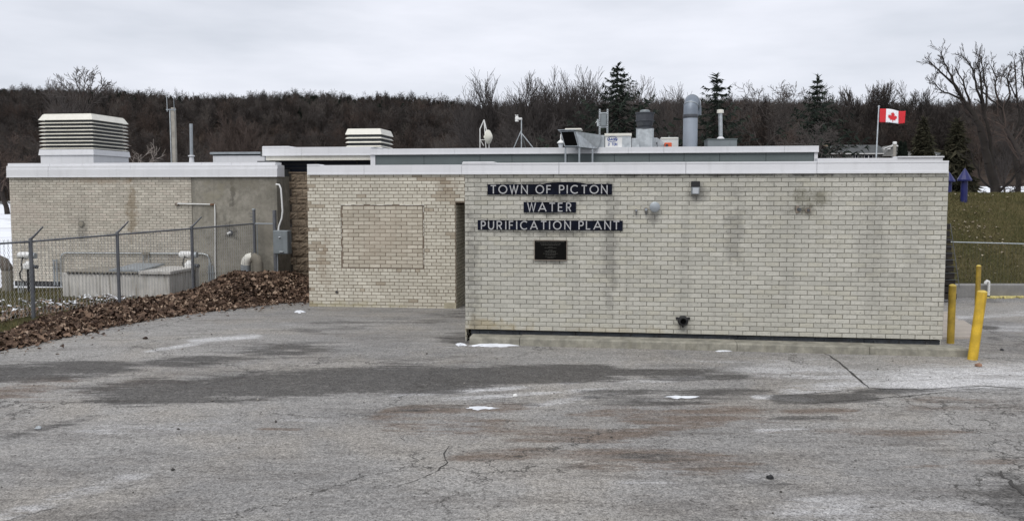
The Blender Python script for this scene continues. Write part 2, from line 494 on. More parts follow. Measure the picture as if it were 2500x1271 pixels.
# ------------------------------------------------------------------ asphalt
# stains: capsules given by where they lie in the photograph; (x0,y0,x1,y1,half height,strength)
DK = [(330, 965, 700, 945, 34, .9), (640, 945, 1000, 928, 34, 1.0), (1000, 925, 1400, 912, 26, 1.0), (1400, 910, 1680, 908, 14, .75), (440, 880, 760, 850, 20, .62), (640, 870, 800, 840, 16, .5),
      (0, 915, 220, 900, 22, .8), (60, 935, 200, 915, 9, .5), (0, 1070, 260, 1010, 7, .5), (330, 1035, 560, 1010, 6, .35), (160, 985, 480, 965, 20, .35), (1500, 965, 1680, 965, 24, .6), (1640, 920, 1770, 920, 16, .55),
      (1750, 950, 1860, 955, 8, .5), (1940, 975, 2090, 972, 12, .95), (2120, 955, 2480, 948, 10, .5), (1000, 995, 1290, 985, 12, .4), (1560, 1115, 1690, 1140, 22, .35), (1180, 1125, 1420, 1135, 9, .4),
      (1740, 1185, 1900, 1180, 18, .4), (1600, 1200, 1700, 1195, 18, .25), (2440, 1150, 2500, 1190, 14, .6), (2470, 1210, 2520, 1260, 30, .4), (760, 800, 1120, 770, 16, .45), (1110, 830, 1145, 815, 14, .5),
      (1000, 880, 1100, 872, 7, .3), (2300, 985, 2480, 990, 14, .4), (2340, 700, 2420, 735, 8, .5), (2360, 795, 2420, 800, 5, .8), (2420, 825, 2440, 828, 4, .6), (300, 1210, 400, 1170, 8, .3), (560, 1130, 800, 1190, 14, .15), (1900, 1020, 2020, 1020, 8, .5), (900, 895, 1000, 880, 8, .3)]
BR = [(1640, 1020, 1760, 1010, 24, .75), (1430, 1010, 1520, 1000, 12, .5), (1560, 1050, 1700, 1035, 8, .6), (1480, 1115, 1700, 1130, 28, .6), (1160, 1120, 1300, 1105, 16, .5), (1000, 1000, 1250, 992, 12, .7), (0, 960, 120, 930, 18, .55),
      (200, 960, 340, 935, 10, .5), (2280, 980, 2500, 985, 20, .45), (1900, 1040, 2300, 1050, 26, .3), (1000, 1045, 1500, 1060, 26, .45), (950, 1020, 1200, 1030, 12, .5), (640, 1045, 720, 1048, 4, .8), (2250, 1140, 2420, 1130, 16, .4), (1930, 1005, 2060, 1000, 8, .5), (0, 990, 500, 950, 40, .3)]
SA = [(2300, 925, 2520, 920, 34, 1.0), (2200, 940, 2330, 935, 16, .6), (1880, 900, 2200, 925, 24, .5), (1960, 950, 2110, 935, 14, .6), (1860, 968, 1965, 975, 5, .9), (960, 965, 1400, 935, 6, .7), (1080, 975, 1380, 955, 6, .6),
      (1400, 955, 1700, 920, 7, .55), (1300, 990, 1500, 960, 8, .5), (1480, 935, 1640, 925, 5, .5), (480, 832, 620, 820, 6, .8), (360, 858, 470, 840, 4, .6), (700, 790, 800, 800, 8, .4), (2350, 775, 2500, 765, 8, .6), (2430, 800, 2520, 800, 12, .5),
      (2000, 1240, 2450, 1250, 50, .32), (1850, 1170, 2000, 1150, 25, .3), (0, 1262, 330, 1160, 12, .4), (240, 1050, 760, 1020, 26, .3), (700, 1090, 1150, 1080, 30, .25), (1850, 1050, 1960, 1045, 5, .6), (1500, 1175, 1620, 1180, 10, .4), (1500, 885, 2000, 880, 10, .4), (540, 1010, 700, 990, 8, .4), (950, 860, 1100, 850, 12, .25)]
def paint(px, py, caps):
    o = np.zeros_like(px)
    for x0, y0, x1, y1, h, k in caps:
        dx, dy = x1 - x0, y1 - y0
        sx = 5.0                       # stains are long across the view
        t = np.clip(((px - x0) * dx / sx ** 2 + (py - y0) * dy) / (dx * dx / sx ** 2 + dy * dy + 1e-6), 0, 1)
        d = np.hypot((px - (x0 + t * dx)) / sx, py - (y0 + t * dy)) / h
        o = np.maximum(o, k * np.clip(1.25 - d * .8, 0, 1))
    return o
xs = np.concatenate((np.arange(-60, -14, 4.0), np.arange(-14, 14, .1), np.arange(14, 61, 4.0)))
ys = np.concatenate((np.arange(-40, 4, 4.0), np.arange(4, 20.6, .09)))
XX, YY = np.meshgrid(xs, ys)
ZZ = ground_z(XX, YY)
pvx, pvy = topx(XX, np.maximum(YY, 1.0), ZZ)
me = npmesh('parking_lot', np.stack((XX, YY, ZZ), -1).reshape(-1, 3), grid(xs, ys), [], smooth=True)
for nm, caps in (('dark', DK), ('brown', BR), ('salt', SA)):
    a = me.attributes.new(nm, 'FLOAT', 'POINT')
    val = np.where(YY > 4, paint(pvx, pvy, caps), 0)
    a.data.foreach_set('value', val.ravel().astype(np.float32))
q = NT('worn_asphalt')
sa, sb, sc_ = (q.n('ShaderNodeAttribute', attribute_name=n).outputs['Fac'] for n in ('dark', 'brown', 'salt'))
str1 = q.noise(1.5, 6, .65, stretch=(.45, 1.3, 1))
str2 = q.noise(4.5, 5, .65, stretch=(.35, 1.5, 1))
big = q.noise(.28, 4, .55)
str3 = q.noise(2.2, 9, .8, stretch=(.3, 1.6, 1), off=(4, 0, 2))
str4 = q.noise(1.1, 9, .78, stretch=(.35, 1.2, 1), off=(14, 3, 6))
c = q.mix(q.mapr(big, .35, .65), (.245, .240, .232), (.325, .316, .300))
c = q.mix(q.mapr(q.noise(.6, 5, .6, off=(9, 2, 0)), .45, .65, 0, .6), c, (.33, .305, .268))
c = q.mix(q.mapr(str4, .50, .62, 0, .5), c, (.150, .140, .130))
c = q.mix(q.mapr(str3, .52, .64, 0, .5), c, (.125, .114, .104))
c = q.mix(q.mapr(str3, .47, .37, 0, .45), c, (.36, .345, .325))
c = q.mix(q.mapr(str2, .53, .66, 0, .35), c, (.36, .345, .32))
def frag(sv, gain):
    # painted amount with a ragged, broken rim
    w_ = q.math('MULTIPLY', sv, q.math('SUBTRACT', 1.25, sv))
    n_ = q.math('ADD', q.math('MULTIPLY', q.math('SUBTRACT', str3, .5), 5.0 * gain), q.math('MULTIPLY', q.math('SUBTRACT', str4, .5), 4.0 * gain))
    return q.math('ADD', sv, q.math('MULTIPLY', w_, n_))
c = q.mix(q.math('MULTIPLY', q.mapr(frag(sb, 1.5), .22, .62, 0, .85), q.mapr(str2, .38, .56, .45, 1)), c, (.165, .128, .102))
c = q.mix(q.mapr(frag(sc_, 1.4), .26, .75, 0, .85), c, q.mix(q.mapr(str3, .46, .58), (.64, .64, .645), (.42, .415, .41)))
c = q.mix(q.mapr(frag(sa, 1.1), .28, .64, 0, .84), c, (.074, .070, .066))
g1 = q.noise(75, 3, .7); g2 = q.noise(200, 2, .6); g3 = q.noise(9, 8, .82, stretch=(.8, 1.2, 1)); g4 = q.noise(26, 6, .8, off=(5, 5, 5))
def rel(fac, col): return q.mix(fac, c, col, 'MULTIPLY')
c = rel(q.mapr(g3, .34, .50, .6, 0), (.5, .49, .48))
c = q.mix(q.mapr(g3, .53, .68, 0, .25), c, (.42, .40, .37))
c = rel(q.mapr(g4, .36, .50, .75, 0), (.38, .37, .36))
c = rel(q.mapr(g4, .53, .66, 0, .6), (1.75, 1.72, 1.68))
c = rel(q.mapr(g1, .36, .50, .8, 0), (.32, .31, .30))
c = rel(q.mapr(g1, .54, .68, 0, .6), (1.8, 1.78, 1.75))
vor = q.n('ShaderNodeTexVoronoi', {'Scale': 5.0, 'Vector': q.pos})
c = q.mix(q.mapr(vor.outputs['Distance'], .05, .09, .8, 0), c, (.045, .040, .036))
wv = q.n('ShaderNodeVectorMath', operation='ADD'); q.set(wv.inputs[0], q.pos)
nz = q.n('ShaderNodeVectorMath', operation='SCALE'); q.set(nz.inputs[0], q.noise(1.6, 5, .7, out='Color')); nz.inputs['Scale'].default_value = 1.1; q.set(wv.inputs[1], nz.outputs[0])
ck = q.n('ShaderNodeTexVoronoi', {'Scale': .42, 'Vector': wv.outputs[0]}, feature='DISTANCE_TO_EDGE')
ckm = q.math('MULTIPLY', q.mapr(ck.outputs['Distance'], .002, .009, .8, 0), q.mapr(q.noise(.35, 3, .5, off=(2, 8, 1)), .47, .56))
c = q.mix(ckm, c, (.045, .042, .038))
q.bump(q.math('ADD', g4, q.math('MULTIPLY', g1, .6)), .5, .014)
m_asph = q.out(c, .85, 0, .25)
me.materials.append(m_asph)
lot = tag(link('parking_lot', me), kind='structure')

m_crack = mat('crack_dirt', (.045, .042, .038), .95, var=.3, scale=14)
def crack(pts, w, jit=2.0):
    P = []
    rr = random.Random(len(pts) * 7 + int(pts[0][0]))
    for (a, b), (c2, d) in zip(pts, pts[1:]):
        n = max(2, int(math.hypot(c2 - a, d - b) / 9))
        for i in range(n):
            t = i / n
            P.append(onground(a + (c2 - a) * t + rr.uniform(-jit, jit), b + (d - b) * t + rr.uniform(-jit, jit) * .4))
    P.append(onground(*pts[-1]))
    vs, fs = [], []
    for i, p in enumerate(P):
        d = P[min(i + 1, len(P) - 1)] - P[max(i - 1, 0)]
        nrm = np.array((-d[1], d[0], 0)); nrm = nrm / (np.linalg.norm(nrm) + 1e-9)
        ww = .7 * w * rr.uniform(.35, 1.1) * (.3 if i in (0, len(P) - 1) else 1)
        for s in (-1, 1): vs.append(p + nrm * ww * s / 2 + np.array((0, 0, .004)))
    for i in range(len(P) - 1): fs.append((2 * i, 2 * i + 1, 2 * i + 3, 2 * i + 2))
    MB().add(vs, fs).build('crack', m_crack, lot)
crack([(2010, 858), (2050, 885), (2085, 915), (2122, 948)], .055, 3)
crack([(2122, 948), (2250, 950), (2400, 942), (2500, 948)], .035, 2)
crack([(1905, 966), (2010, 958), (2122, 948)], .022)
crack([(1960, 986), (2060, 978), (2200, 968), (2330, 955), (2500, 962)], .022)
crack([(1098, 1088), (1084, 1108), (1092, 1130), (1062, 1152)], .022, 3)
crack([(1062, 1152), (1010, 1175), (960, 1190)], .010)
crack([(0, 1276), (90, 1250), (140, 1238)], .012)
crack([(2400, 872), (2440, 876), (2500, 884)], .03)
crack([(2440, 1150), (2470, 1180), (2510, 1215)], .05, 6)
crack([(270, 1195), (380, 1172)], .008)
crack([(976, 1068), (990, 1076)], .02)

# ------------------------------------------------------------------ fence line and yard on the left
FA, FB = np.array((-8.82, 14.6, 0)), np.array((-6.62, 20.5, 0))
def fence_at(k): return FA + (FB - FA) * k
q = NT('dull_winter_grass')
c = q.mix(q.mapr(q.noise(1.2, 5), .35, .65), (.060, .057, .024), (.10, .084, .040))
c = q.mix(q.mapr(q.noise(28, 3, .7), .45, .7, 0, .7), c, (.035, .030, .016))
q.bump(q.noise(50, 3), .8, .03)
m_grass = q.out(c, .95, 0, .1)
q = NT('grass_blade')
c = q.mix(q.geo.outputs['Random Per Island'], (.060, .068, .022), (.18, .150, .072))
m_blade = q.out(c, .8, 0, .15)
ks = np.linspace(-1.2, 1.05, 46); ws = np.concatenate((np.linspace(0, 6, 40), np.linspace(7, 30, 10)))
KK, WW_ = np.meshgrid(ks, ws, indexing='ij')
bx = FA[0] + (FB[0] - FA[0]) * KK + .35 + 3.4 * np.clip(-KK, 0, 9); byy = FA[1] + (FB[1] - FA[1]) * KK
def yard_z(X, Y):
    return ground_z(X, Y) + .035 + .05 * (vnoise(X, Y, 1.3, 5) - .3)
gx = bx - WW_; gy = byy + .12 * WW_ * 0
gz = yard_z(gx, gy)
i = np.arange(len(ks) - 1)[:, None] * len(ws) + np.arange(len(ws) - 1)[None, :]
yf = np.stack((i, i + len(ws), i + len(ws) + 1, i + 1), -1).reshape(-1, 4)
tag(link('lawn', npmesh('lawn', np.stack((gx, gy, gz), -1).reshape(-1, 3), yf, m_grass, smooth=True)), kind='structure')

def blades(name, P, h, w, m, label):
    n = len(P)
    a = R.uniform(0, 6.283, n); hh = h * R.uniform(.5, 1.3, n); ww = w * R.uniform(.7, 1.3, n)
    d = np.stack((np.cos(a), np.sin(a), np.zeros(n)), -1)
    lean = np.stack((R.normal(0, .5, n), R.normal(0, .5, n), np.ones(n)), -1)
    tip = P + lean * hh[:, None]
    v = np.stack((P - d * ww[:, None], P + d * ww[:, None], tip), 1).reshape(-1, 3)
    f = np.arange(n * 3).reshape(-1, 3)
    return tag(link(name, npmesh(name, v, f, m)), label, 'grass', kind='stuff')
n = 26000
k = R.uniform(-.8, 1.0, n); w = R.uniform(0, 1, n) ** 1.3 * 9
gx = FA[0] + (FB[0] - FA[0]) * k + .2 + 3.3 * np.clip(-k, 0, 9) - w; gy = FA[1] + (FB[1] - FA[1]) * k
blades('grass', np.stack((gx, gy, yard_z(gx, gy)), -1), .055, .006, m_blade, 'short dull winter grass inside the chain link fence')

# ------------------------------------------------------------------ grassy bank on the right
BX = 3.0
def bank_z(X, Y):
    Y = np.asarray(Y, float)
    z = np.interp(Y, [19.35, 19.7, 21.0, 23.2, 24.6, 27, 32], [.03, .15, .85, 1.98, 2.19, 2.2, 1.6])
    return z + .05 * (vnoise(X, Y, 1.6, 9) - .5)
xs = np.arange(7.2, 45, .5); ys = np.concatenate((np.arange(19.35, 27, .25), np.arange(27, 36, 1.5)))
XX, YY = np.meshgrid(xs, ys)
tag(link('bank', npmesh('bank', np.stack((XX, YY, bank_z(XX, YY)), -1).reshape(-1, 3), grid(xs, ys), m_grass, smooth=True)), kind='structure')
n = 42000
bxp = R.uniform(9.4, 16.5, n); byp = R.uniform(19.4, 25.5, n)
blades('grass', np.stack((bxp, byp, bank_z(bxp, byp)), -1), .07, .007, m_blade, 'dull green winter grass covering the bank on the right')
# concrete gutter wall at the foot of the bank
mb = MB(); mb.bbox(8.6, 30, 19.1, 19.38, -.45, .04, .02)
tag(mb.build('gutter', mat('grey_gutter_concrete', (.23, .225, .215), .9, var=.15, scale=3, bump=.3)), kind='structure')

# ------------------------------------------------------------------ leaves
q = NT('dead_leaf')
rmp = q.n('ShaderNodeValToRGB')
q.set(rmp.inputs[0], q.geo.outputs['Random Per Island'])
e = rmp.color_ramp.elements
e[0].position = 0; e[0].color = (.030, .016, .010, 1)
e[1].position = 1; e[1].color = (.50, .38, .28, 1)
for p_, c_ in ((.25, (.070, .044, .031, 1)), (.55, (.15, .096, .066, 1)), (.82, (.26, .175, .122, 1))):
    x = rmp.color_ramp.elements.new(p_); x.color = c_
m_leaf = q.out(q.mix(q.mapr(q.noise(40, 2), .3, .7, 0, .4), rmp.outputs[0], (.03, .018, .012)), .75, 0, .2)
m_leafbase = mat('packed_leaf_litter', (.030, .018, .012), 1.0, var=.4, scale=14, bump=.8, bscale=25)
def leaves(P, size, flat=.5):
    """folded, lobed leaves: six verts and four triangles each"""
    n = len(P)
    a = R.uniform(0, 6.283, n)
    nrm = np.stack((R.normal(0, flat, n), R.normal(0, flat, n), np.ones(n)), -1)
    nrm /= np.linalg.norm(nrm, axis=1)[:, None]
    t = np.stack((np.cos(a), np.sin(a), np.zeros(n)), -1)
    t -= nrm * (t * nrm).sum(1)[:, None]; t /= np.linalg.norm(t, axis=1)[:, None]
    b = np.cross(nrm, t)
    s = (size * R.uniform(.25, 1.0, n) ** .8 * R.choice([.8, 1.0, 1.6], n))[:, None]
    cup = (R.uniform(-.6, .9, n))[:, None]
    def pt(x, y, z): return P + (t * x + b * y + nrm * z * cup) * s
    v = np.stack((pt(-.55, 0, .1), pt(-.1, .5, .8), pt(.25, .28, .3), pt(.6, 0, .5), pt(.2, -.32, .4), pt(-.15, -.5, .9)), 1).reshape(-1, 3)
    o = (np.arange(n) * 6)[:, None]
    f = np.stack((o + [[0, 3, 1]], o + [[1, 3, 2]], o + [[0, 5, 3]], o + [[5, 4, 3]]), 1).reshape(-1, 3)
    return v, f
front = [(-160, 890), (-60, 866), (0, 853), (100, 832), (250, 799), (400, 772), (500, 759), (600, 747), (700, 737), (757, 733), (800, 731)]
FP = np.array([onground(*p) for p in front])
BPk = np.interp(np.linspace(0, 1, len(front)), [0, 1], [0, 1])
back = []
for (px, py), fp in zip(front, FP):
    k = np.interp(px, [-160, 0, 250, 500, 640, 700, 800], [-.42, -.12, .28, .72, 1.02, 1.08, 1.08])
    b = fence_at(k) + np.array((-.35, 0, 0))
    if px >= 690:
        b = W(wall(px, 690, VS)[0], VS - .02, 0)
    if px <= 250:
        b = onground(*{-160: (-160, 882), -60: (-60, 857), 0: (0, 834), 100: (95, 788), 250: (265, 748)}[px])
    back.append(b)
BK = np.array(back)
hts = np.array([.05, .06, .07, .08, .12, .16, .26, .56, .42, .24, .22])
bkz = np.array([.0, .0, .0, .0, .02, .04, .13, .30, .30, .22, .21])
def pile(s, w):
    """s along 0..1, w across 0 (front) ..1 (back)"""
    x = s * (len(front) - 1); i = np.clip(x.astype(int), 0, len(front) - 2); f = (x - i)[:, None]
    a = FP[i] * (1 - f) + FP[i + 1] * f; b = BK[i] * (1 - f) + BK[i + 1] * f
    h = (hts[i] * (1 - f[:, 0]) + hts[i + 1] * f[:, 0]); hb = (bkz[i] * (1 - f[:, 0]) + bkz[i + 1] * f[:, 0])
    p = a * (1 - w[:, None]) + b * w[:, None]
    prof = np.where(w < .62, h * np.sin(np.clip(w / .62, 0, 1) * math.pi / 2) ** 1.15, hb + (h - hb) * np.cos(np.clip((w - .62) / .38, 0, 1) * math.pi / 2))
    p[:, 2] = ground_z(p[:, 0], p[:, 1]) + prof + .06 * (vnoise(p[:, 0], p[:, 1], .35, 4) - .45) * smooth(0, .2, w)
    return p
SS, WWg = np.meshgrid(np.linspace(0, 1, 90), np.linspace(0, 1, 24), indexing='ij')
pv = pile(SS.ravel(), WWg.ravel()); pv[:, 2] -= .012
i = np.arange(89)[:, None] * 24 + np.arange(23)[None, :]
tag(link('leaf_litter', npmesh('leaf_litter', pv, np.stack((i, i + 24, i + 25, i + 1), -1).reshape(-1, 4), m_leafbase, smooth=True)), kind='structure')
n = 33000
s = R.uniform(0, 1, n); w = R.uniform(-.02, 1.0, n)
P = pile(s, w); P[:, 2] += R.uniform(0, .03, n)
v, f = leaves(P, .082, .75)
# thin scatter beyond the edges of the drift
n2 = 3000
s2 = R.uniform(.1, .98, n2); P2 = pile(s2, np.zeros(n2) - np.abs(R.normal(0, .05, n2)) * (1 + 3 * (R.uniform(0, 1, n2) < .12))); P2[:, 2] = ground_z(P2[:, 0], P2[:, 1]) + .012
k = R.uniform(-.4, .9, 2600); off = np.abs(R.normal(0, 1.3, 2600))
p3 = np.stack((FA[0] + (FB[0] - FA[0]) * k - .2 + 3.0 * np.clip(-k, 0, 9) - off, FA[1] + (FB[1] - FA[1]) * k, np.zeros(2600)), -1); p3[:, 2] = yard_z(p3[:, 0], p3[:, 1]) + .035
v2, f2 = leaves(np.concatenate((P2, p3)), .07, .3)
tag(link('fallen_leaves', npmesh('fallen_leaves', np.concatenate((v, v2)), np.concatenate((f, f2 + len(v))), m_leaf)), 'drift of brown fallen leaves heaped along the fence', 'leaves', kind='stuff')
# leaves and frost lying on the bank and on the yard grass
n = 160
cx = np.concatenate((R.uniform(9.4, 15.5, n), R.normal(12.6, .35, 90))); cyy = np.concatenate((R.uniform(19.6, 24.5, n), R.normal(21.6, .4, 90)))
v, f = leaves(np.stack((cx, cyy, bank_z(cx, cyy) + .05), -1), .06, .35)
q = NT('pale_leaf')
c = q.mix(q.geo.outputs['Random Per Island'], (.16, .12, .07), (.42, .37, .28))
tag(link('fallen_leaves', npmesh('fallen_leaves', v, f, q.out(c, .8))), 'pale fallen leaves scattered over the grassy bank', 'leaves', kind='stuff')
n = 750
k = R.uniform(-.5, .75, n); off = 1.0 + np.abs(R.normal(0, 1.0, n)) * 1.3
kk = vnoise(off * 3, k * 20, 1.0, 8) > .5
sx = FA[0] + (FB[0] - FA[0]) * k - .3 - off; sy = FA[1] + (FB[1] - FA[1]) * k
sx, sy = sx[kk], sy[kk]
v, f = leaves(np.stack((sx, sy, yard_z(sx, sy) + .045), -1), .075, .2)
tag(link('snow_patches', npmesh('snow_patches', v, f, m_snow)), 'thin snow crust left between the grass blades by the fence', 'snow', kind='stuff')

# ------------------------------------------------------------------ bricks
def courses(u0, u1, z0, n, ch, bl, joint=.009, holes=(), header=0, hoff=1, phase=0.0, minw=.03):
    """rows of (ua,ub,za,zb,cut)"""
    out = []
    for r in range(n):
        za, zb = z0 + r * ch + joint / 2 + R.uniform(-.001, .001), z0 + (r + 1) * ch - joint / 2 + R.uniform(-.001, .001)
        L_ = bl / 2 if header and (r % header) == hoff else bl
        off = (L_ / 2 if r % 2 else 0) + phase
        u = u0 - ((off) % L_)
        while u < u1 - .01:
            a, b = max(u0, u) + joint / 2 + R.uniform(-.0025, .0025), min(u1, u + L_) - joint / 2 + R.uniform(-.0025, .0025)
            segs = [(a, b)]
            for (ha, hb, hz0, hz1) in holes:
                if zb > hz0 + .01 and za < hz1 - .01:
                    ns_ = []
                    for (p, q_) in segs:
                        if q_ <= ha or p >= hb: ns_.append((p, q_)); continue
                        if p < ha - joint: ns_.append((p, ha - joint))
                        if q_ > hb + joint: ns_.append((hb + joint, q_))
                    segs = ns_
            for (p, q_) in segs:
                if q_ - p > minw: out.append((p, q_, za, zb, (q_ - p) < L_ * .9))
            u += L_
    return out
def brick_verts(w, h, d, jit, cham=.0035):
    c = cham
    j = lambda: R.uniform(-jit, jit)
    o = [(-w / 2, 0), (w / 2, 0), (w / 2, h), (-w / 2, h)]
    vs = [(x, d, z) for x, z in o] + [(x + j() * .5, c + j() * .3, z + j() * .4) for x, z in o]
    vs += [(x * (1 - 2 * c / w) + j(), j() * .8, z + (c if z == 0 else -c) + j()) for x, z in o]
    fs = [(8, 9, 10, 11)]
    for k in range(4):
        kk = (k + 1) % 4
        fs += [(4 + k, 4 + kk, 8 + kk, 8 + k), (k, kk, 4 + kk, 4 + k)]
    return vs, fs
def lay(rows, v, mats, parent, tone=None, most=300, depth=.02, jit=.0015, prot=.0015, name='brick', nearest=True, cham=.0035):
    """most bricks nearest the camera as single objects sharing meshes, the others joined"""
    def dist(b): return np.linalg.norm(W((b[0] + b[1]) / 2, v, (b[2] + b[3]) / 2) - np.array((0, 0, EYE)))
    rows = sorted(rows, key=dist)
    cache = {}
    rest = MB()
    for i, b in enumerate(rows):
        w, h = b[1] - b[0], b[3] - b[2]
        t = tone(b) if tone else 0
        dv = R.uniform(-prot, prot)
        if i < most:
            key = (round(w, 2), round(h, 3), t, int(R.integers(3)))
            if key not in cache:
                vs, fs = brick_verts(round(w, 2) if abs(w - round(w, 2)) < .003 else w, h, depth, jit, cham)
                cache[key] = MB().add(vs, fs).mesh(name, mats[t])
            o = link(name, cache[key], parent, ((b[0] + b[1]) / 2, v + dv, b[2]))
        else:
            vs, fs = brick_verts(w, h, depth, jit, cham)
            rest.mi = t
            rest.add([(x + (b[0] + b[1]) / 2, y + v + dv, z + b[2]) for x, y, z in vs], fs)
    if rest.f:
        tag(rest.build(name + 's', mats, parent), kind='stuff')
def root(name, label, cat='building', group=None):
    return thing(name, label, cat, P0, ROT, group)

# ---- right wing with the lettering
bw = root('brick_building', 'pale brick building wing bearing the town name lettering')
NCR = 35; CH = (RZ1 - RZ0) / NCR
RB = 5.4                                            # how deep the wing is
MB().box(0, RU1, .009, RB, RZ0 + .002, RZ1 + .02).build('wall', m_mortR, bw)
lay(courses(0, RU1, RZ0, NCR, CH, .2028, phase=.05), 0.0, [m_brR], bw, depth=.03, jit=.0022, prot=.002)
# return wall on the left, seen only from further left
rl = MB()
for b in courses(0.02, VC, RZ0 - .25, NCR + 3, CH, .2028):
    vs, fs = brick_verts(b[1] - b[0], b[3] - b[2], .02, .0015)
    rl.add([(y - .004, -x + (b[0] + b[1]) / 2, z + b[2]) for x, y, z in vs], fs)
tag(rl.build('side_bricks', m_brR, bw), kind='stuff')
# parapet flashing in sheets, seams as in the photograph
capz0, capz1 = RZ1, wall(1500, 397, 0)[1]
seams = [wall(p, 410, 0)[0] for p in (1129, 1365, 1674, 1993, 2314)]
for a, b in zip(seams, seams[1:]):
    m_ = MB(); m_.box(a + .003, b - .003, -.035, .28, capz0, capz1)
    m_.box(a + .003, b - .003, -.045, -.035, capz0 - .012, capz0 + .016)      # drip edge
    m_.box(a + .003, b - .003, -.042, -.035, capz1 - .02, capz1 + .004)
    m_.build('parapet_cap', m_white, bw)
a, b = wall(1130, 400, 0)[0], wall(1205, 400, 0)[0]
MB().frustum((a, b + .05, -.05, .28), capz1 + .003, (a + .01, b, -.045, .27), capz1 + .022).build('cap_corner', m_white, bw)
MB().box(seams[0] + .02, seams[-1] - .02, .28, RB, capz0 + .02, capz0 + .06).build('roof', mat('gravel_roof', (.2, .2, .2), .9, var=.2), bw)
# higher parapet at the back of the wing
v_b = 4.6
a, za = wall(1996, 387, v_b); b, zb = wall(2302, 384, v_b)
zc = wall(2100, 386, v_b)[1]
MB().box(a, b, v_b, v_b + .25, capz0 + .06, zc).build('back_parapet', m_white, bw)
MB().bbox(b - .85, b + .02, v_b - .03, v_b + .28, zc + .002, zc + .03, .006).build('cap_corner', m_white, bw)
# steel beam under the bricks
chs = [wall(p, 812, .07)[0] for p in (1150, 1170, 1268, 1405, 1800, 1990, 2110, 2296)]
for a, b in zip(chs, chs[1:]):
    m_ = MB(); m_.box(a + .004, b - .004, .07, .2, -.02, RZ0 - .018); m_.box(a + .004, b - .004, .055, .07, RZ0 - .030, RZ0 - .02); m_.box(a + .004, b - .004, .05, .07, 0.0, .02)
    o = m_.build('steel_beam', m_chan, bw)
    k = a + .15
    while k < b - .1:
        MB().tube([(k, .07, RZ0 * .55), (k, .045, RZ0 * .55)], .017, 8).build('bolt', m_chan, o); k += .36
mw = MB()
for k in np.arange(.6, RU1 - .2, .608): mw.box(k - .006, k + .006, .004, .0085, RZ0 + .008, RZ0 + CH)
mw.build('weep_joint', m_black, bw)

# ---- kerb in front of it
kb = tag(link('kerb', None, None, P0, ROT), kind='structure')
ke = [wall(p, 845, -.33)[0] for p in (1145, 1268, 1800, 2125, 2368)]
for i, (a, b) in enumerate(zip(ke, ke[1:])):
    g = float(ground_z(0, 12)); ht = [.066, .074, .070, .066][i]
    m_ = MB()
    m_.poly([(-.32, -.1), (-.305, ht - .02), (-.285, ht), (-.02, ht + .003), (-.02, -.1)], a + .004, b - .004)
    m_.v = [(y, x, z) for x, y, z in m_.v]
    m_.f = [f[::-1] for f in m_.f]
    m_.build('kerb_stone', m_kerb, kb)

# ---- lettering
def arc(cx, cy, rx, ry, a0, a1, n=20):
    return [(cx + rx * math.cos(rad(a0 + (a1 - a0) * i / n)), cy + ry * math.sin(rad(a0 + (a1 - a0) * i / n))) for i in range(n + 1)]
GL = {'T': [[(0, .95), (1, .95)], [(.5, .0), (.5, .95)]], 'O': [arc(.5, .5, .46, .46, 90, 450, 28)], 'W': [[(.02, 1), (.27, .03), (.5, .95), (.73, .03), (.98, 1)]],
      'N': [[(.06, 0), (.06, .97), (.94, .03), (.94, 1)]], 'F': [[(.08, 0), (.08, .95), (.95, .95)], [(.08, .52), (.85, .52)]],
      'P': [[(.08, 0), (.08, .95), (.55, .95)] + arc(.55, .70, .38, .25, 85, -85, 12) + [(.08, .45)]], 'I': [[(.5, 0), (.5, 1)]], 'C': [arc(.58, .5, .52, .46, 48, 312, 24)],
      'A': [[(.02, 0), (.5, .96), (.98, 0)], [(.22, .3), (.78, .3)]], 'E': [[(.95, .95), (.08, .95), (.08, .05), (.95, .05)], [(.08, .5), (.85, .5)]],
      'R': [[(.08, 0), (.08, .95), (.55, .95)] + arc(.55, .71, .38, .24, 85, -85, 12) + [(.08, .47)], [(.5, .47), (.95, 0)]],
      'U': [[(.08, 1), (.08, .42)] + arc(.5, .42, .42, .38, 190, 350, 14) + [(.92, .42), (.92, 1)]], 'L': [[(.08, 1), (.08, .05), (.95, .05)]],
      '2': [arc(.5, .7, .4, .26, 170, -40, 12) + [(.08, .05), (.95, .05)]]}
def letter(ch, x0, x1, z0, z1, y, wd_, th, m, parent, shear=0.0):
    b = MB()
    if ch == 'I': x0, x1 = (x0 + x1) / 2 - .02, (x0 + x1) / 2 + .02
    for i, pl in enumerate(GL[ch]):
        pts = [(x0 + (px + shear * pz) * (x1 - x0), z0 + pz * (z1 - z0)) for px, pz in pl]
        b.ribbon(pts, wd_, y - th - i * .0006, y)
    return b.build('letter', m, parent)
Z6 = 4.236
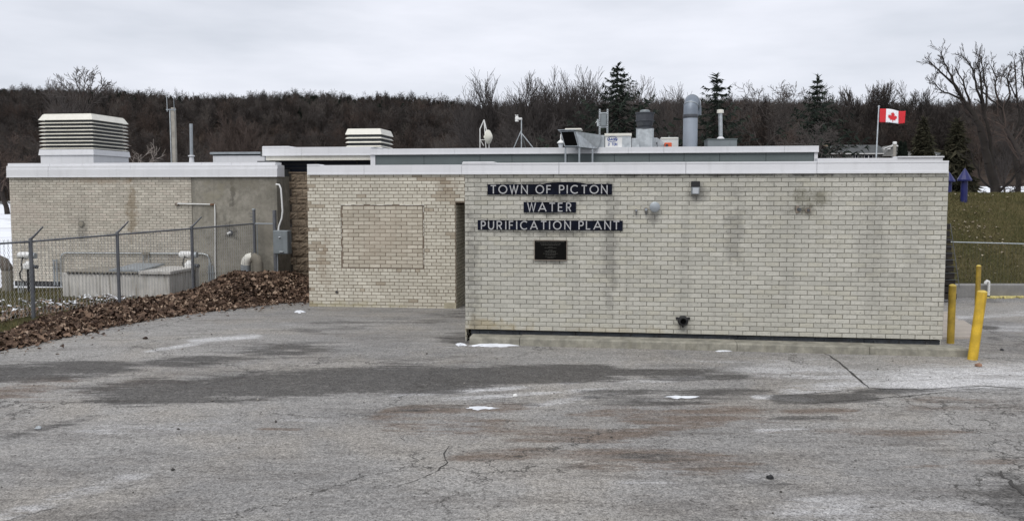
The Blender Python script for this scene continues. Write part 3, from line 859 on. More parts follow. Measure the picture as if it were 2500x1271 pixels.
def sign(words, ext, txty, label, bump=None):
    x0, x1, y0, y1 = ext
    ua, zt = wall(1100 + x0 / Z6, 380 + y0 / Z6, -.02); ub, zb = wall(1100 + x1 / Z6, 380 + y1 / Z6, -.02)
    um = (ua + ub) / 2
    t = thing('sign_board', label, 'sign', W(um, 0, zb), ROT, 'dark lettered boards on the right wing')
    rr = random.Random(int(x0))
    top, bot = [], []
    n = 40
    for i in range(n + 1):
        s = i / n; x = ua - um + (ub - ua) * s
        e = 0.0
        if bump: e = .028 * max(0, 1 - abs((s - bump[0]) / bump[1])) ** .5 + (rr.uniform(0, .008) if s > bump[0] - bump[1] else 0)
        top.append((x, zt - zb + e + rr.uniform(-.001, .0015))); bot.append((x, -rr.uniform(0, .003)))
    MB().poly(bot + top[::-1], -.022, -.004).build('board', m_sign, t)
    for ch, a, b in words:
        la, lz1 = wall(1100 + a / Z6, 380 + txty[0] / Z6, -.03); lb, lz0 = wall(1100 + b / Z6, 380 + txty[1] / Z6, -.03)
        if ch == 'I': la, lb = la - .012, lb + .012
        letter(ch, la - um, lb - um, lz0 - zb, lz1 - zb, -.022, .017, .008, m_lett, t)
sign([('T', 415, 470), ('O', 497, 585), ('W', 612, 698), ('N', 730, 797), ('O', 880, 965), ('F', 993, 1040), ('P', 1123, 1175), ('I', 1203, 1210), ('C', 1240, 1320), ('T', 1355, 1410), ('O', 1440, 1530), ('N', 1558, 1622)],
     (382, 1670, 295, 402), (305, 392), 'dark sign board reading TOWN OF PICTON, topmost of the three', (.62, .16))
sign([('W', 795, 880), ('A', 908, 990), ('T', 1022, 1080), ('E', 1112, 1160), ('R', 1197, 1245)], (755, 1297, 478, 586), (487, 577), 'short dark sign board reading WATER, middle of the three')
sign([('P', 315, 362), ('U', 388, 450), ('R', 478, 530), ('I', 568, 574), ('F', 605, 650), ('I', 680, 688), ('C', 720, 795), ('A', 825, 900), ('T', 935, 990), ('I', 1020, 1028), ('O', 1062, 1145), ('N', 1178, 1243), ('P', 1325, 1375), ('L', 1402, 1447), ('A', 1480, 1562), ('N', 1592, 1657), ('T', 1685, 1745)],
     (280, 1780, 665, 774), (675, 763), 'longest dark sign board reading PURIFICATION PLANT, lowest of the three')
# plaque
ua, zt = wall(1306, 587, 0); ub, zb = wall(1383, 634, 0); um = (ua + ub) / 2; hw, hh = (ub - ua) / 2, zt - zb
t = thing('plaque', 'black bronze plaque with small worn text below the lettered boards', 'plaque', W(um, 0, zb), ROT)
MB().bbox(-hw, hw, -.022, -.004, 0, hh, .004).build('plate', m_plaque, t)
m_ = MB()
for x0, x1, z0, z1 in ((-hw, hw, -.012, .0), (-hw, hw, hh, hh + .01), (-hw - .01, -hw, -.012, hh + .01), (hw, hw + .01, -.012, hh + .01)): m_.box(x0, x1, -.028, -.004, z0, z1)
m_.build('frame', m_bronze, t)
m_ = MB(); rr = random.Random(5)
for zf, wf in ((.95, .9), (.86, .66), (.78, .6), (.69, .12), (.63, .38), (.52, .12), (.46, .36), (.41, .34), (.33, .46), (.27, .32), (.17, .34), (.11, .2)):
    x = -wf * hw
    while x < wf * hw:
        L_ = rr.uniform(.006, .03); m_.box(x, min(x + L_, wf * hw), -.0245, -.022, zf * hh - .006, zf * hh + .004); x += L_ + .006
m_.build('relief_text', m_plaqtx, t)

# ---- things on the right wall
u, z = wall(1697, 459, 0)
t = thing('floodlight', 'small square floodlight under the right roof edge', 'lamp', W(u, 0, z), ROT)
MB().bbox(-.062, .062, -.10, -.004, .015, .10, .008).build('housing', m_black, t)
m_ = MB(); m_.add([(-.055, -.075, -.09), (.055, -.075, -.09), (.055, -.105, .015), (-.055, -.105, .015), (-.06, -.004, -.09), (.06, -.004, -.09), (.06, -.004, .015), (-.06, -.004, .015)],
                 [(0, 1, 2, 3), (0, 4, 5, 1), (1, 5, 6, 2), (2, 6, 7, 3), (3, 7, 4, 0)])
m_.build('body', m_galvd, t)
MB().add([(-.042, -.080, -.08), (.042, -.080, -.08), (.042, -.106, .005), (-.042, -.106, .005)], [(0, 1, 2, 3)]).build('lens', m_frost, t)
u, z = wall(1598, 505, 0)
t = thing('wall_lamp', 'round grey dish-shaped wall lamp beside the lettered boards', 'lamp', W(u, 0, z), ROT)
m_ = MB(); m_.lathe([(.0, .0), (.05, .006), (.075, .03), (.078, .05), (.06, .06)], n=18)
m_.v = [(x, -z_ - .03 + .0, y) for x, y, z_ in m_.v]; m_.build('shade', m_galvd, t, True)
MB().tube([(0, -.004, -.02), (0, -.05, -.02)], .02, 10).build('mount', m_galvd, t)
for px, py, lab in ((1577, 511, 'small round conduit box just left of the dish-shaped wall lamp'), (1553, 513, 'tiny capped pipe stub furthest left of the wall lamp')):
    u, z = wall(px, py, 0); k = 1 if px > 1560 else .7
    t = thing('conduit_box', lab, 'fitting', W(u, 0, z), ROT)
    MB().tube([(0, -.003, 0), (0, -.05, 0)], .03 * k, 12).build('box', m_bronze, t)
    MB().tube([(0, -.05, 0), (0, -.06, 0)], .022 * k, 12).build('cap', m_galvd, t)
    MB().tube([(0, -.03, -.02), (0, -.03, -.075)], .009 * k, 8).build('stub', m_dark, t)
for px, py, lab in ((1946, 511, 'rusty flat bracket stub left of a pair on the right wall'), (1972, 513, 'rusty pipe stub right of the flat bracket on the stained right wall')):
    u, z = wall(px, py, 0)
    t = thing('bracket', lab, 'bracket', W(u, 0, z), ROT)
    if px < 1960:
        MB().bbox(-.02, .02, -.02, -.003, -.055, .055, .004).build('plate', m_bronze, t); MB().box(-.006, .05, -.03, -.02, -.02, .02).build('arm', m_chan, t)
    else:
        MB().tube([(0, -.003, 0), (0, -.03, 0)], .04, 12).build('flange', m_bronze, t); MB().tube([(0, -.03, 0), (0, -.06, 0)], .02, 10).build('stub', m_chan, t)
# outlet pipe low on the wall
u, z = wall(1667, 782, 0)
t = thing('outlet_pipe', 'black cast iron outlet pipe low on the right wall', 'pipe', W(u, 0, z), ROT)
m_ = MB(); m_.lathe([(.075, 0), (.08, .02), (.062, .03), (.058, .10), (.046, .10), (.044, .01)], n=20)
m_.v = [(x, -z_ - .003, y) for x, y, z_ in m_.v]; m_.build('flange', m_black, t, True)
m_ = MB()
for sx in (-1, 1): m_.bbox(sx * .085 - .02, sx * .085 + .02, -.022, -.003, .02, .055, .005)
m_.bbox(-.012, .012, -.03, -.003, -.10, -.07, .004); m_.build('lug', m_black, t)
MB().tube([(0, -.012, 0), (0, -.02, 0)], .045, 16).build('bore', mat('pipe_void', (.003, .003, .003), .9), t)

# ---- middle wing
cw = root('brick_building', 'cream brick middle wing with a bricked-up window and roof edge')
cu0, cz0 = wall(755, 752, VC); czt = wall(940, 425, VC)[1]
cu1 = wall(1113, 620, VC)[0]; cu2 = 2.2
czb = float(ground_z(0, W(cu0, VC)[1])) - .02
oz = wall(1122, 497, VC)[1]
iu0, iz1 = wall(832, 498, VC); iu1, iz0 = wall(1035, 655, VC)
NC = 40; CHc = (czt - czb) / NC
m_ = MB(); m_.box(cu0, cu1, VC + .006, VC + .4, czb, czt + .02); m_.box(cu1, cu2, VC + .006, VC + .4, oz + .02, czt + .02)
m_.box(cu0, cu0 + .35, VC + .4, VS - .01, czb, czt + .02); m_.box(cu1 - .35, cu1 - .006, VC + .4, VC + 2.6, czb, czt + .02); m_.box(cu1 - .35, cu2, VC + 2.6, VC + 2.8, czb, czt)
m_.box(cu1, cu2, VC + .4, VC + 2.6, oz + .05, oz + .15)
m_.build('wall', m_mortC, cw)
def toneC(b):
    u, z = (b[0] + b[1]) / 2, (b[2] + b[3]) / 2
    r = R.uniform()
    def near(px, py, a, c): uu, zz = wall(px, py, VC); return ((u - uu) / a) ** 2 + ((z - zz) / c) ** 2 < 1
    if near(775, 625, .26, .30) and r < .6: return 1
    if near(1085, 470, .32, .25) and r < .6: return 1
    if near(1060, 436, .3, .06) and r < .8: return 1
    if u - cu0 < .2 and r < .2: return 1
    return 1 if r < .02 else 0
rows = courses(cu0, cu2, czb, NC, CHc, .2045, joint=.011, holes=[(iu0, iu1, iz0, iz1), (cu1, cu2 + 1, -9, oz)], header=6, hoff=5, phase=.02)
lay(rows, VC, [m_brC, m_brB], cw, tone=toneC, depth=.02, jit=.001, prot=.001)
rl = MB()
for b in courses(0, 2.1, czb, int((oz - czb) / CHc), CHc, .2045, joint=.011):
    vs, fs = brick_verts(b[1] - b[0], b[3] - b[2], .02, .001)
    rl.add([(cu1 + .006 - y, x + VC + .02 + (b[0] + b[1]) / 2, z + b[2]) for x, y, z in vs], fs)
tag(rl.build('jamb_bricks', m_brC, cw), kind='stuff')
# bricked-up window: its own panel, a little back, with wider bricks and a broken render line round it
wp = MB().box(iu0 + .012, iu1 - .012, VC + .001, VC + .005, iz0, iz1 - .03).build('window_infill', m_mortC, cw)
ni = 16; chi = (iz1 - .04 - iz0) / ni
inf = courses(iu0 + .02, iu1 - .02, iz0, ni, chi, .236, joint=.013, phase=.1)
cache = {}
for b in inf:
    key = (round(b[1] - b[0], 2), int(R.integers(2)))
    if key not in cache:
        vs, fs = brick_verts(b[1] - b[0], b[3] - b[2], .012, .002); cache[key] = MB().add(vs, fs).mesh('infill_brick', m_brI)
    link('infill_brick', cache[key], wp, ((b[0] + b[1]) / 2, VC - .003 + R.uniform(-.001, .001), b[2]))
m_pale = mat('flaking_white_mortar', (.66, .63, .56), .9, var=.3, scale=9, bump=.5, bscale=50)
m_ = MB(); rr = random.Random(3)
x = iu0
while x < iu1 + .02:
    L_ = rr.uniform(.05, .2)
    if rr.random() < .85: m_.bbox(x, min(x + L_, iu1 + .02), VC - .012, VC + .004, iz1 - .03 + rr.uniform(0, .015), iz1 + rr.uniform(-.008, .003), .002)
    x += L_ + .004
for uu in (iu0 + .002, iu1 + .004):
    zz = iz0
    while zz < iz1:
        L_ = rr.uniform(.05, .15)
        if rr.random() < .75: m_.bbox(uu - .006, uu + .006, VC - .009, VC + .004, zz, zz + L_ * .8, .002)
        zz += L_
m_.build('mortar_edge', m_pale, wp)
MB().bbox(cu1 - .26, cu1 - .001, VC - .006, VC + .004, czb + .02, czb + .16, .004).build('plinth_block', mat('render_patch', (.42, .38, .28), .9), cw)
cz1 = wall(900, 403, VC)[1]
cs = [wall(p, 410, VC)[0] for p in (751, 890, 1128)]; cs.append(cu2)
for a, b in zip(cs, cs[1:]):
    m_ = MB(); m_.box(a + .003, b - .003, -.035 + VC, VC + .3, czt, cz1); m_.box(a + .003, b - .003, VC - .045, VC - .035, czt - .012, czt + .018)
    m_.build('parapet_cap', m_white, cw)
MB().frustum((cs[0], cs[0] + .29, VC - .045, VC + .3), cz1 + .002, (cs[0] + .01, cs[0] + .25, VC - .04, VC + .29), cz1 + .022).build('cap_corner', m_white, cw)
MB().box(cs[0] + .02, cu2, VC + .3, VS - .02, czt - .05, czt + .05).build('roof', m_slate, cw)
u, z = wall(823, 712, VC)
t = thing('wall_pipe_stub', 'small rusty pipe hole low on the cream middle wall', 'pipe', W(u, VC, z), ROT)
MB().tube([(0, -.003, 0), (0, -.02, 0)], .035, 12).build('sleeve', m_bronze, t); MB().tube([(0, -.02, 0), (0, -.024, 0)], .026, 12).build('bore', m_chan, t)

# ---- stone main building with the upper roof
mbd = root('stone_building', 'brown stone main building with white roof edge and grey panel band behind')
su0 = wall(672, 600, VS)[0]; su1 = wall(770, 600, VS)[0]; szb = -.3; szt = wall(715, 420, VS)[1]
MB().box(su0 - .6, su1 + .3, VS + .012, VS + .5, szb, szt).build('wall', m_mortS, mbd)
NCS = 15; ch = (szt - .045 - szb) / NCS
qx = wall(697, 600, VS)[0]; qx2 = wall(714, 600, VS)[0]
rr = random.Random(4)
for r in range(NCS):
    z0 = szb + r * ch
    q1 = qx2 if r % 2 == 0 else qx
    parts = [(su0 - .5, q1 - .008, 1)]
    u = q1 + .008
    L_ = .40
    while u < su1 + .25:
        e = min(u + (L_ if r % 3 else .37) * (1 if u > q1 + .05 else rr.uniform(.8, 1.0)), su1 + .3); parts.append((u, e - .012, 0)); u = e
    for (a, b, d) in parts:
        if b - a < .04: continue
        nx, nz = 7, 5
        vs, fs = [], []
        amp = 0 if rr.random() < .16 else .028
        for j in range(nz):
            for i in range(nx):
                e = min(i, nx - 1 - i, j, nz - 1 - j)
                vs.append((a + (b - a) * i / (nx - 1), VS - (0 if e == 0 else .018 + rr.uniform(-amp, amp) * .8) - (.0), z0 + .006 + (ch - .014) * j / (nz - 1)))
        for j in range(nz - 1):
            for i in range(nx - 1):
                k = j * nx + i; fs.append((k, k + 1, k + nx + 1, k + nx))
        o = [0, nx - 1, nx * nz - 1, nx * (nz - 1)]
        bse = len(vs); vs += [(vs[i][0], VS + .02, vs[i][2]) for i in o]
        edge = [list(range(nx)), [nx - 1 + nx * j for j in range(nz)], list(range(nx * nz - 1, nx * (nz - 1) - 1, -1)), [nx * j for j in range(nz - 1, -1, -1)]]
        for s_, ed in enumerate(edge): fs.append(tuple(ed[::-1]) + (bse + s_, bse + (s_ + 1) % 4))
        MB().add(vs, fs).build('stone_block', m_stoned if d else m_stone, mbd)
m_ = MB(); m_.bbox(su0 - .5, su1 + .3, VS - .03, VS + .3, szt - .04, szt + .002, .01); m_.build('stone_coping', m_stone, mbd)
# dark clerestory strip, fascia and white roof edge
rz_b = wall(770, 391, VS - .3)[1]; rz_t = wall(770, 359, VS - .3)[1]
a = wall(640, 375, VS - .3)[0]; b = wall(905, 375, VS - .3)[0]
MB().box(su0 - .5, b, VS + .08, VS + .3, szt + .004, rz_b).build('clerestory_glass', m_navy, mbd)
m_ = MB()
for k in (.35, .68): m_.box(su0 - .5, b, VS + .05, VS + .08, szt + (rz_b - szt) * k - .012, szt + (rz_b - szt) * k + .012)
for uu in np.arange(su0, b, 1.15): m_.box(uu - .02, uu + .02, VS + .055, VS + .078, szt + .01, rz_b - .01)
m_.build('mullion', m_black, mbd)
fz = wall(770, 379, VS - .3)[1]
MB().box(a + .08, b - .003, VS - .26, VS + .4, rz_b, fz).build('fascia', m_cream, mbd)
sm = [a, wall(737, 375, VS - .3)[0], b]
for p, q_ in zip(sm, sm[1:]):
    m_ = MB(); m_.box(p + .003, q_ - .003, VS - .3, VS + .5, fz + .002, rz_t); m_.box(p + .003, q_ - .003, VS - .312, VS - .3, fz - .012, fz + .022); m_.build('roof_edge', m_white, mbd)
MB().frustum((a, wall(708, 359, VS - .3)[0], VS - .31, VS + .4), rz_t + .002, (a + .02, wall(704, 359, VS - .3)[0], VS - .3, VS + .4), rz_t + .03).build('cap_corner', m_white, mbd)
# grey panel band
VP = VS - .55
pz1 = wall(1300, 375, VP)[1]; pz0 = wall(1300, 420, VP)[1]; pt = wall(1300, 361, VP)[1]
ps = [wall(p, 388, VP)[0] for p in (917, 1035, 1172, 1250, 1385, 1500, 1585, 1670, 1757, 1870, 1987)]
pe0, pe1 = wall(905, 388, VP)[0], wall(1998, 388, VP)[0]
for p, q_ in zip(ps, ps[1:]): MB().bbox(p + .004, q_ - .004, VP, VP + .04, pz0, pz1, .003).build('wall_panel', m_grey, mbd)
MB().box(pe0 + .02, pe1 - .03, VP + .02, VP + .3, pz0 - .5, pz1 - .004).build('panel_backing', m_black, mbd)
for p, q_ in ((pe0, ps[0] - .004), (ps[-1] + .004, pe1 - .02)): MB().box(p, q_, VP - .02, VP + .05, pz0, pz1).build('corner_trim', m_white, mbd)
sm = [wall(p, 368, VP)[0] for p in (904, 1110, 1319, 1534, 1620, 1914, 1998)]
for p, q_ in zip(sm, sm[1:]):
    m_ = MB(); m_.box(p + .002, q_ - .002, VP - .05, VP + .5, pz1 + .002, pt); m_.box(p + .002, q_ - .002, VP - .062, VP - .05, pz1 - .01, pz1 + .02); m_.build('roof_edge', m_white, mbd)
MB().box(sm[0] + .02, sm[-1] - .02, VP + .5, VP + 12, pt - .2, pt - .06).build('roof', m_slate, mbd)
MB().box(su0 - .6, sm[0], VS + .5, VS + 11, rz_t - .2, rz_t - .07).build('roof', m_slate, mbd)
MB().box(pe0, pe1 - .05, VP + .4, VP + 11.5, -.3, pt - .2).build('body', m_siding, mbd)
o = MB().add([(pe1 - .02, VP + .2, pz0 + .05), (pe1 + .3, VP + .2, pz0 - .02), (pe1 - .02, VP + .2, pz1 - .1), (pe1 - .02, VP + .3, pz0 + .05), (pe1 + .3, VP + .3, pz0 - .02), (pe1 - .02, VP + .3, pz1 - .1)], [(0, 1, 2), (5, 4, 3), (0, 3, 4, 1), (1, 4, 5, 2), (2, 5, 3, 0)]).build('end_flashing', m_white, mbd)

# ---- left building
lb = root('brick_building', 'long low left building of grey cream brick and bare concrete')
lu0 = wall(27, 560, VL)[0]; lum = wall(471, 560, VL)[0]; lu1 = wall(678, 560, VL)[0]
lzt = wall(350, 432, VL)[1]; lzb = -.30
MB().box(lu0, lum - .002, VL + .006, VL + .4, lzb + .14, lzt + .02).build('wall', m_mortL, lb)
MB().box(lu0 + .03, lum, VL + .02, VL + .4, lzb - .1, lzb + .14).build('footing', m_black, lb)
MB().bbox(lum + .002, lu1, VL - .004, VL + 1.2, lzb - .1, lzt + .02, .012).build('concrete_wall', m_concw, lb)
MB().box(lu0 + .02, lu1 - .02, VL + .4, VL + 6, lzb - .1, lzt - .02).build('body', m_mortL, lb)
NL = int(round((lzt - lzb - .14) / .0685)); chl = (lzt - lzb - .14) / NL
lay(courses(lu0, lum - .012, lzb + .14, NL, chl, .2035, joint=.010, phase=.03), VL, [m_brL], lb, depth=.02, jit=.0016, prot=.0015)
z1, z2, z3 = wall(350, 413, VL)[1], wall(350, 404, VL)[1], wall(350, 397, VL)[1]
ca, cb = wall(19, 415, VL)[0], wall(679, 415, VL)[0]
for (za, zb_, y, us) in ((lzt, z1, -.06, (19, 121, 679)), (z1 + .002, z2, -.035, (18, 121, 320, 679)), (z2 + .002, z3, .02, (18, 121, 200, 492, 565, 672))):
    uu = [wall(p, 415, VL)[0] for p in us]
    for p, q_ in zip(uu, uu[1:]):
        m_ = MB(); m_.box(p + .003, q_ - .003, VL + y, VL + .4, za, zb_); m_.box(p + .003, q_ - .003, VL + y - .012, VL + y, za - .006, za + .014); m_.build('parapet_cap', m_white, lb)
MB().box(ca + .05, cb - .05, VL + .4, VL + 5.9, lzt, z1).build('roof', m_slate, lb)

# ------------------------------------------------------------------ roof things, left to right
def rootpx(name, label, cat, px, py, v, group=None):
    u, z = wall(px, py, v)
    return thing(name, label, cat, W(u, v, z), ROT, group)
def pxm(v, px=1250):                      # metres per photo pixel at that depth
    a = wall(px, 400, v)[0]; b = wall(px + 1, 400, v)[0]
    return b - a
def louvre(px0, pxc, ybase, ytop, v, depth, n, label, curb, topk):
    u0, zb = wall(px0, ybase, v); u1, _ = wall(pxc, ybase, v); zt = wall(pxc, ytop, v)[1]
    t = thing('louvred_vent', label, 'roof vent', W((u0 + u1) / 2, v + depth / 2, zb), ROT, 'white louvred roof vents')
    w, d, h = (u1 - u0) / 2, depth / 2, zt - zb
    ch_ = h * curb
    MB().box(-w + .02, w - .02, -d + .02, d - .02, -.2, ch_ * .55).build('curb', m_white, t)
    MB().frustum((-w - .02, w + .02, -d - .02, d + .02), ch_ * .55 + .002, (-w, w, -d, d), ch_).build('flashing', m_white, t)
    MB().box(-w * .86, w * .86, -d * .86, d * .86, ch_, h * .93).build('core', m_dark, t)
    pitch = (h * topk - ch_) / n
    for i in range(n):
        z0 = ch_ + pitch * i + .02
        MB().frustum((-w + .0, w - .0, -d, d), z0, (-w * .91, w * .91, -d * .91, d * .91), z0 + pitch * .37).build('louvre', m_cream, t)
    MB().frustum((-w - .0, w + .0, -d - .0, d + .0), h * topk + .012, (-w * .90, w * .90, -d * .90, d * .90), h * .985).build('lid', m_cream, t)
    MB().box(-w * .88, w * .88, -d * .88, d * .88, h * .985 + .002, h).build('lid_plate', m_cream, t)
    return t
louvre(97, 229, 396, 276, VL + 2.0, 1.75, 8, 'large white louvred vent on the left building roof', .26, .86)
louvre(843, 932, 366, 313, VS + 2.2, 1.25, 3, 'small white louvred vent behind the dark window strip', .10, .70)
# mast with two whip aerials
t = rootpx('mast', 'pale timber mast with two whip aerials behind the left roof', 'mast', 427, 400, VL + 3.2); k = pxm(VL + 3.2, 427)
MB().bbox(-4.5 * k, 4.5 * k, -.05, .05, -.3, 127 * k, .01).build('post', m_wood, t)
MB().tube([(-7 * k, -.03, -.3), (-7 * k, -.03, 124 * k)], 1.6 * k, 8).build('conduit', m_galv, t)
MB().box(-15 * k, 9 * k, -.07, -.055, 121.5 * k, 123.5 * k).build('crossbar', m_galvd, t)
MB().tube([(-12 * k, -.065, 118 * k), (-12.5 * k, -.065, 162 * k)], [.9 * k, .5 * k], 6).build('aerial', m_galv, t)
MB().tube([(5 * k, -.065, 118 * k), (4.5 * k, -.065, 156 * k)], [.7 * k, .35 * k], 6).build('aerial', m_galvd, t)
t = rootpx('vent_pipe', 'thin grey vent pipe in a white cone right of the timber mast', 'pipe', 468, 398, VL + 1.6); k = pxm(VL + 1.6, 468)
MB().lathe([(7 * k, -.1), (4.5 * k, 14 * k), (7.5 * k, 15 * k), (7.5 * k, 17 * k), (4 * k, 18 * k)], n=14).build('cone', m_white, t, True)
MB().tube([(0, 0, 17 * k), (1 * k, 0, 89 * k)], 3.6 * k, 12).build('pipe', m_galvd, t)
t = rootpx('roof_hatch', 'low white roof hatch with grey lid left of the stone building', 'hatch', 580, 398, VL + 2.4); k = pxm(VL + 2.4, 580)
MB().box(-60 * k, 66 * k, 0, 1.0, -.3, 17 * k).build('curb', m_white, t); MB().box(-60 * k, 66 * k, .04, .9, 17 * k, 19.5 * k).build('gap', m_black, t)
MB().bbox(-66 * k, 70 * k, -.05, 1.05, 19.6 * k, 25 * k, .01).build('lid', m_galvd, t)
# dish on lattice tripod
VM = VS + 1.2
t = rootpx('dish_antenna', 'cream dish aerial on a white lattice frame, on the main roof', 'antenna', 1186, 364, VM); k = pxm(VM, 1186)
for pts in (((-14, 0, -5), (-14, 0, 48), (-4, 0, 70)), ((-4, 0, 70), (1, 0, -5)), ((-4, 0, 70), (8, .0, 20), (8, 0, -5))):
    MB().tube([(a * k, b, c * k) for a, b, c in pts], 1.3 * k, 6).build('leg', m_whitep, t)
for pts in (((-14, 0, 22), (2, 0, 22)), ((-12, 0, 20), (-5, 0, 8)), ((-2, 0, 40), (6, 0, 40))): MB().tube([(a * k, b, c * k) for a, b, c in pts], .9 * k, 6).build('brace', m_whitep, t)
m_ = MB(); m_.lathe([(.5 * k, 7 * k), (8 * k, 5 * k), (14 * k, 1.5 * k), (17 * k, 0), (17 * k, -1.5 * k), (6 * k, -4 * k), (3 * k, -9 * k)], n=22)
m_.v = [(z_ * 1.25 + x * .35 + 9 * k, x * .85 - z_ * .4 - .15, y + 28 * k) for x, y, z_ in m_.v]; m_.build('dish', m_dish, t, True)
# weather station
t = rootpx('weather_station', 'white weather station on a three-legged pole, on the main roof', 'weather station', 1273, 364, VM); k = pxm(VM, 1273)
MB().tube([(0, 0, -.1), (0, 0, 70 * k)], 1.4 * k, 8).build('pole', m_galv, t)
for x, z_ in ((-22, 45), (34, 38), (6, 40)): MB().tube([(0, 0, z_ * k), (x * k, .0 if x != 6 else .7, -.05)], 1.2 * k, 7).build('leg', m_galv, t)
m_ = MB(); m_.bbox(-15 * k, 1.5 * k, -.05, .05, 70 * k, 75 * k, .005); m_.build('sensor_arm', m_whitep, t)
MB().lathe([(4.5 * k, 66 * k), (4.5 * k, 76 * k), (3 * k, 79 * k)], (-11 * k, 0, 0), 12).build('sensor', m_whitep, t, True)
for a in (0, 120, 240): MB().tube([(-12 * k, 0, 81 * k), (-12 * k + 4 * k * math.cos(rad(a)), 4 * k * math.sin(rad(a)), 81 * k)], [.5 * k, 1.4 * k], 7).build('cup', m_whitep, t)
# lamp
t = rootpx('roof_lamp', 'white jar-shaped roof lamp left of the black intake hood', 'lamp', 1369, 366, VP + .9); k = pxm(VP + .9, 1369)
MB().lathe([(4 * k, -.1), (6 * k, 14 * k), (6.5 * k, 16 * k)], n=14).build('globe', m_frost, t, True)
MB().lathe([(9 * k, 16 * k), (9 * k, 17.5 * k), (5 * k, 22 * k), (2 * k, 24 * k)], n=14).build('shade', m_whitep, t, True)
MB().tube([(0, 0, 24 * k), (0, 0, 38 * k)], [1.8 * k, 1.1 * k], 8).build('stem', m_whitep, t)
# air conditioner with intake hood
vA = VP - .9
AU, AZ = wall(1400, 396, vA)
t = rootpx('air_conditioner', 'rooftop air conditioner with black intake hood and 2 TON label', 'air conditioner', 1400, 396, vA); k = pxm(vA, 1400)
def hp(x, y): return ((x - 1400) * k, (396 - y) * k)
# mouth of the hood, tilted
m_ = MB(); a, b, c, d = hp(1367, 320), hp(1402, 319), hp(1413, 358), hp(1378, 358)
m_.add([(a[0], 0, a[1]), (b[0], 0, b[1]), (c[0], 0, c[1]), (d[0], 0, d[1]), (a[0], .5, a[1]), (b[0], .5, b[1]), (c[0], .5, c[1]), (d[0], .5, d[1])], [(0, 3, 2, 1), (4, 5, 6, 7), (0, 1, 5, 4), (2, 3, 7, 6), (3, 0, 4, 7), (1, 2, 6, 5)])
m_.build('hood', m_galvd, t)
ins = lambda p, s=.86: tuple(np.array(p) * s + np.array(((a[0] + b[0] + c[0] + d[0]) / 4, (a[1] + b[1] + c[1] + d[1]) / 4)) * (1 - s))
qd = [ins(p) for p in (a, b, c, d)]
MB().poly(qd, -.012, .02).build('intake_screen', mat('screen_void', (.006, .006, .006), .95, spec=0.0), t)
# tapering side duct from the hood back to the unit
e1, e2, f1, f2 = hp(1404, 321), hp(1414, 359), hp(1466, 328.0), hp(1457, 362.5)
MB().add([(e1[0], 0, e1[1]), (e2[0], 0, e2[1]), (f2[0], .80, f2[1] + .03), (f1[0], .80, f1[1] + .03), (e1[0] - .15, .9, e1[1]), (e2[0] - .15, .9, e2[1]), (f2[0], 1.5, f2[1] + .03), (f1[0], 1.5, f1[1] + .03)],
         [(0, 1, 2, 3), (4, 7, 6, 5), (0, 3, 7, 4), (1, 5, 6, 2), (3, 2, 6, 7), (0, 4, 5, 1)]).build('duct', m_galv, t)
a = hp(1362, 319); b = hp(1404, 318)
MB().box(a[0], b[0], -.05, .5, a[1] + .004, a[1] + .022).build('hood_lip', m_galvd, t)
a = hp(1378, 317); b = hp(1419, 313); MB().bbox(a[0], b[0], .1, .6, a[1], b[1], .01).build('hood_cover', m_cream, t)
for px in (1380, 1414, 1445):
    a = hp(px, 360); MB().box(a[0] - .02, a[0] + .02, .04 if px < 1430 else .4, .08 if px < 1430 else .44, -.12, a[1] + (.0 if px < 1430 else -.02)).build('leg', m_galvd, t)
vC_ = VP + .12; off = vC_ - vA
def hq(x, y):
    u_, z_ = wall(x, y, vC_); return (u_ - AU, z_ - AZ)
kq = pxm(vC_, 1500)
a, b = hq(1477, 366), hq(1541, 326); MB().bbox(a[0], b[0], off, off + 1.3, a[1], b[1], .012).build('cabinet', m_whitep, t)
a, b = hq(1477, 332), hq(1541, 326.5)
MB().box(a[0] - .01, b[0] + .012, off - .03, off + 1.32, a[1], b[1] + .012).build('cabinet_lid', m_cream, t)
a, b = hq(1541.5, 366), hq(1552, 335); MB().bbox(a[0] + .005, b[0] + .1, off + .35, off + 1.1, a[1], b[1], .01).build('side_cabinet', m_galv, t)
MB().box(hq(1519, 340)[0], hq(1540, 340)[0], off - .006, off - .001, hq(1520, 364)[1], hq(1520, 333)[1]).build('side_panel', m_galv, t)
a, b = hq(1436, 360), hq(1476.5, 330); MB().bbox(a[0], b[0], off + .02, off + .9, a[1] - .1, b[1], .008).build('duct_box', m_galv, t)
lg = MB()
cx0, cz0_ = hq(1495, 340); el = [(cx0 + math.cos(rad(q_)) * 12 * kq, cz0_ + math.sin(rad(q_)) * 6.5 * kq) for q_ in range(0, 361, 15)]
lg.ribbon(el, 1.0 * kq, off - .007, off - .001); lg.build('logo_outline', m_logo, t)
for i, chh in enumerate('AAON'):
    x0, z0_ = hq(1485 + i * 5.3, 342.8); letter(chh, x0, x0 + 4.4 * kq, z0_, z0_ + 5.4 * kq, off - .001, 1.3 * kq, .006, m_logo, t, .25)
for i, chh in enumerate('2 TON'):
    if chh != ' ':
        x0, z0_ = hq(1484.5 + i * 4.6, 355.5); letter(chh, x0, x0 + 3.8 * kq, z0_, z0_ + 6.4 * kq, off - .001, 1.1 * kq, .006, m_logo, t)
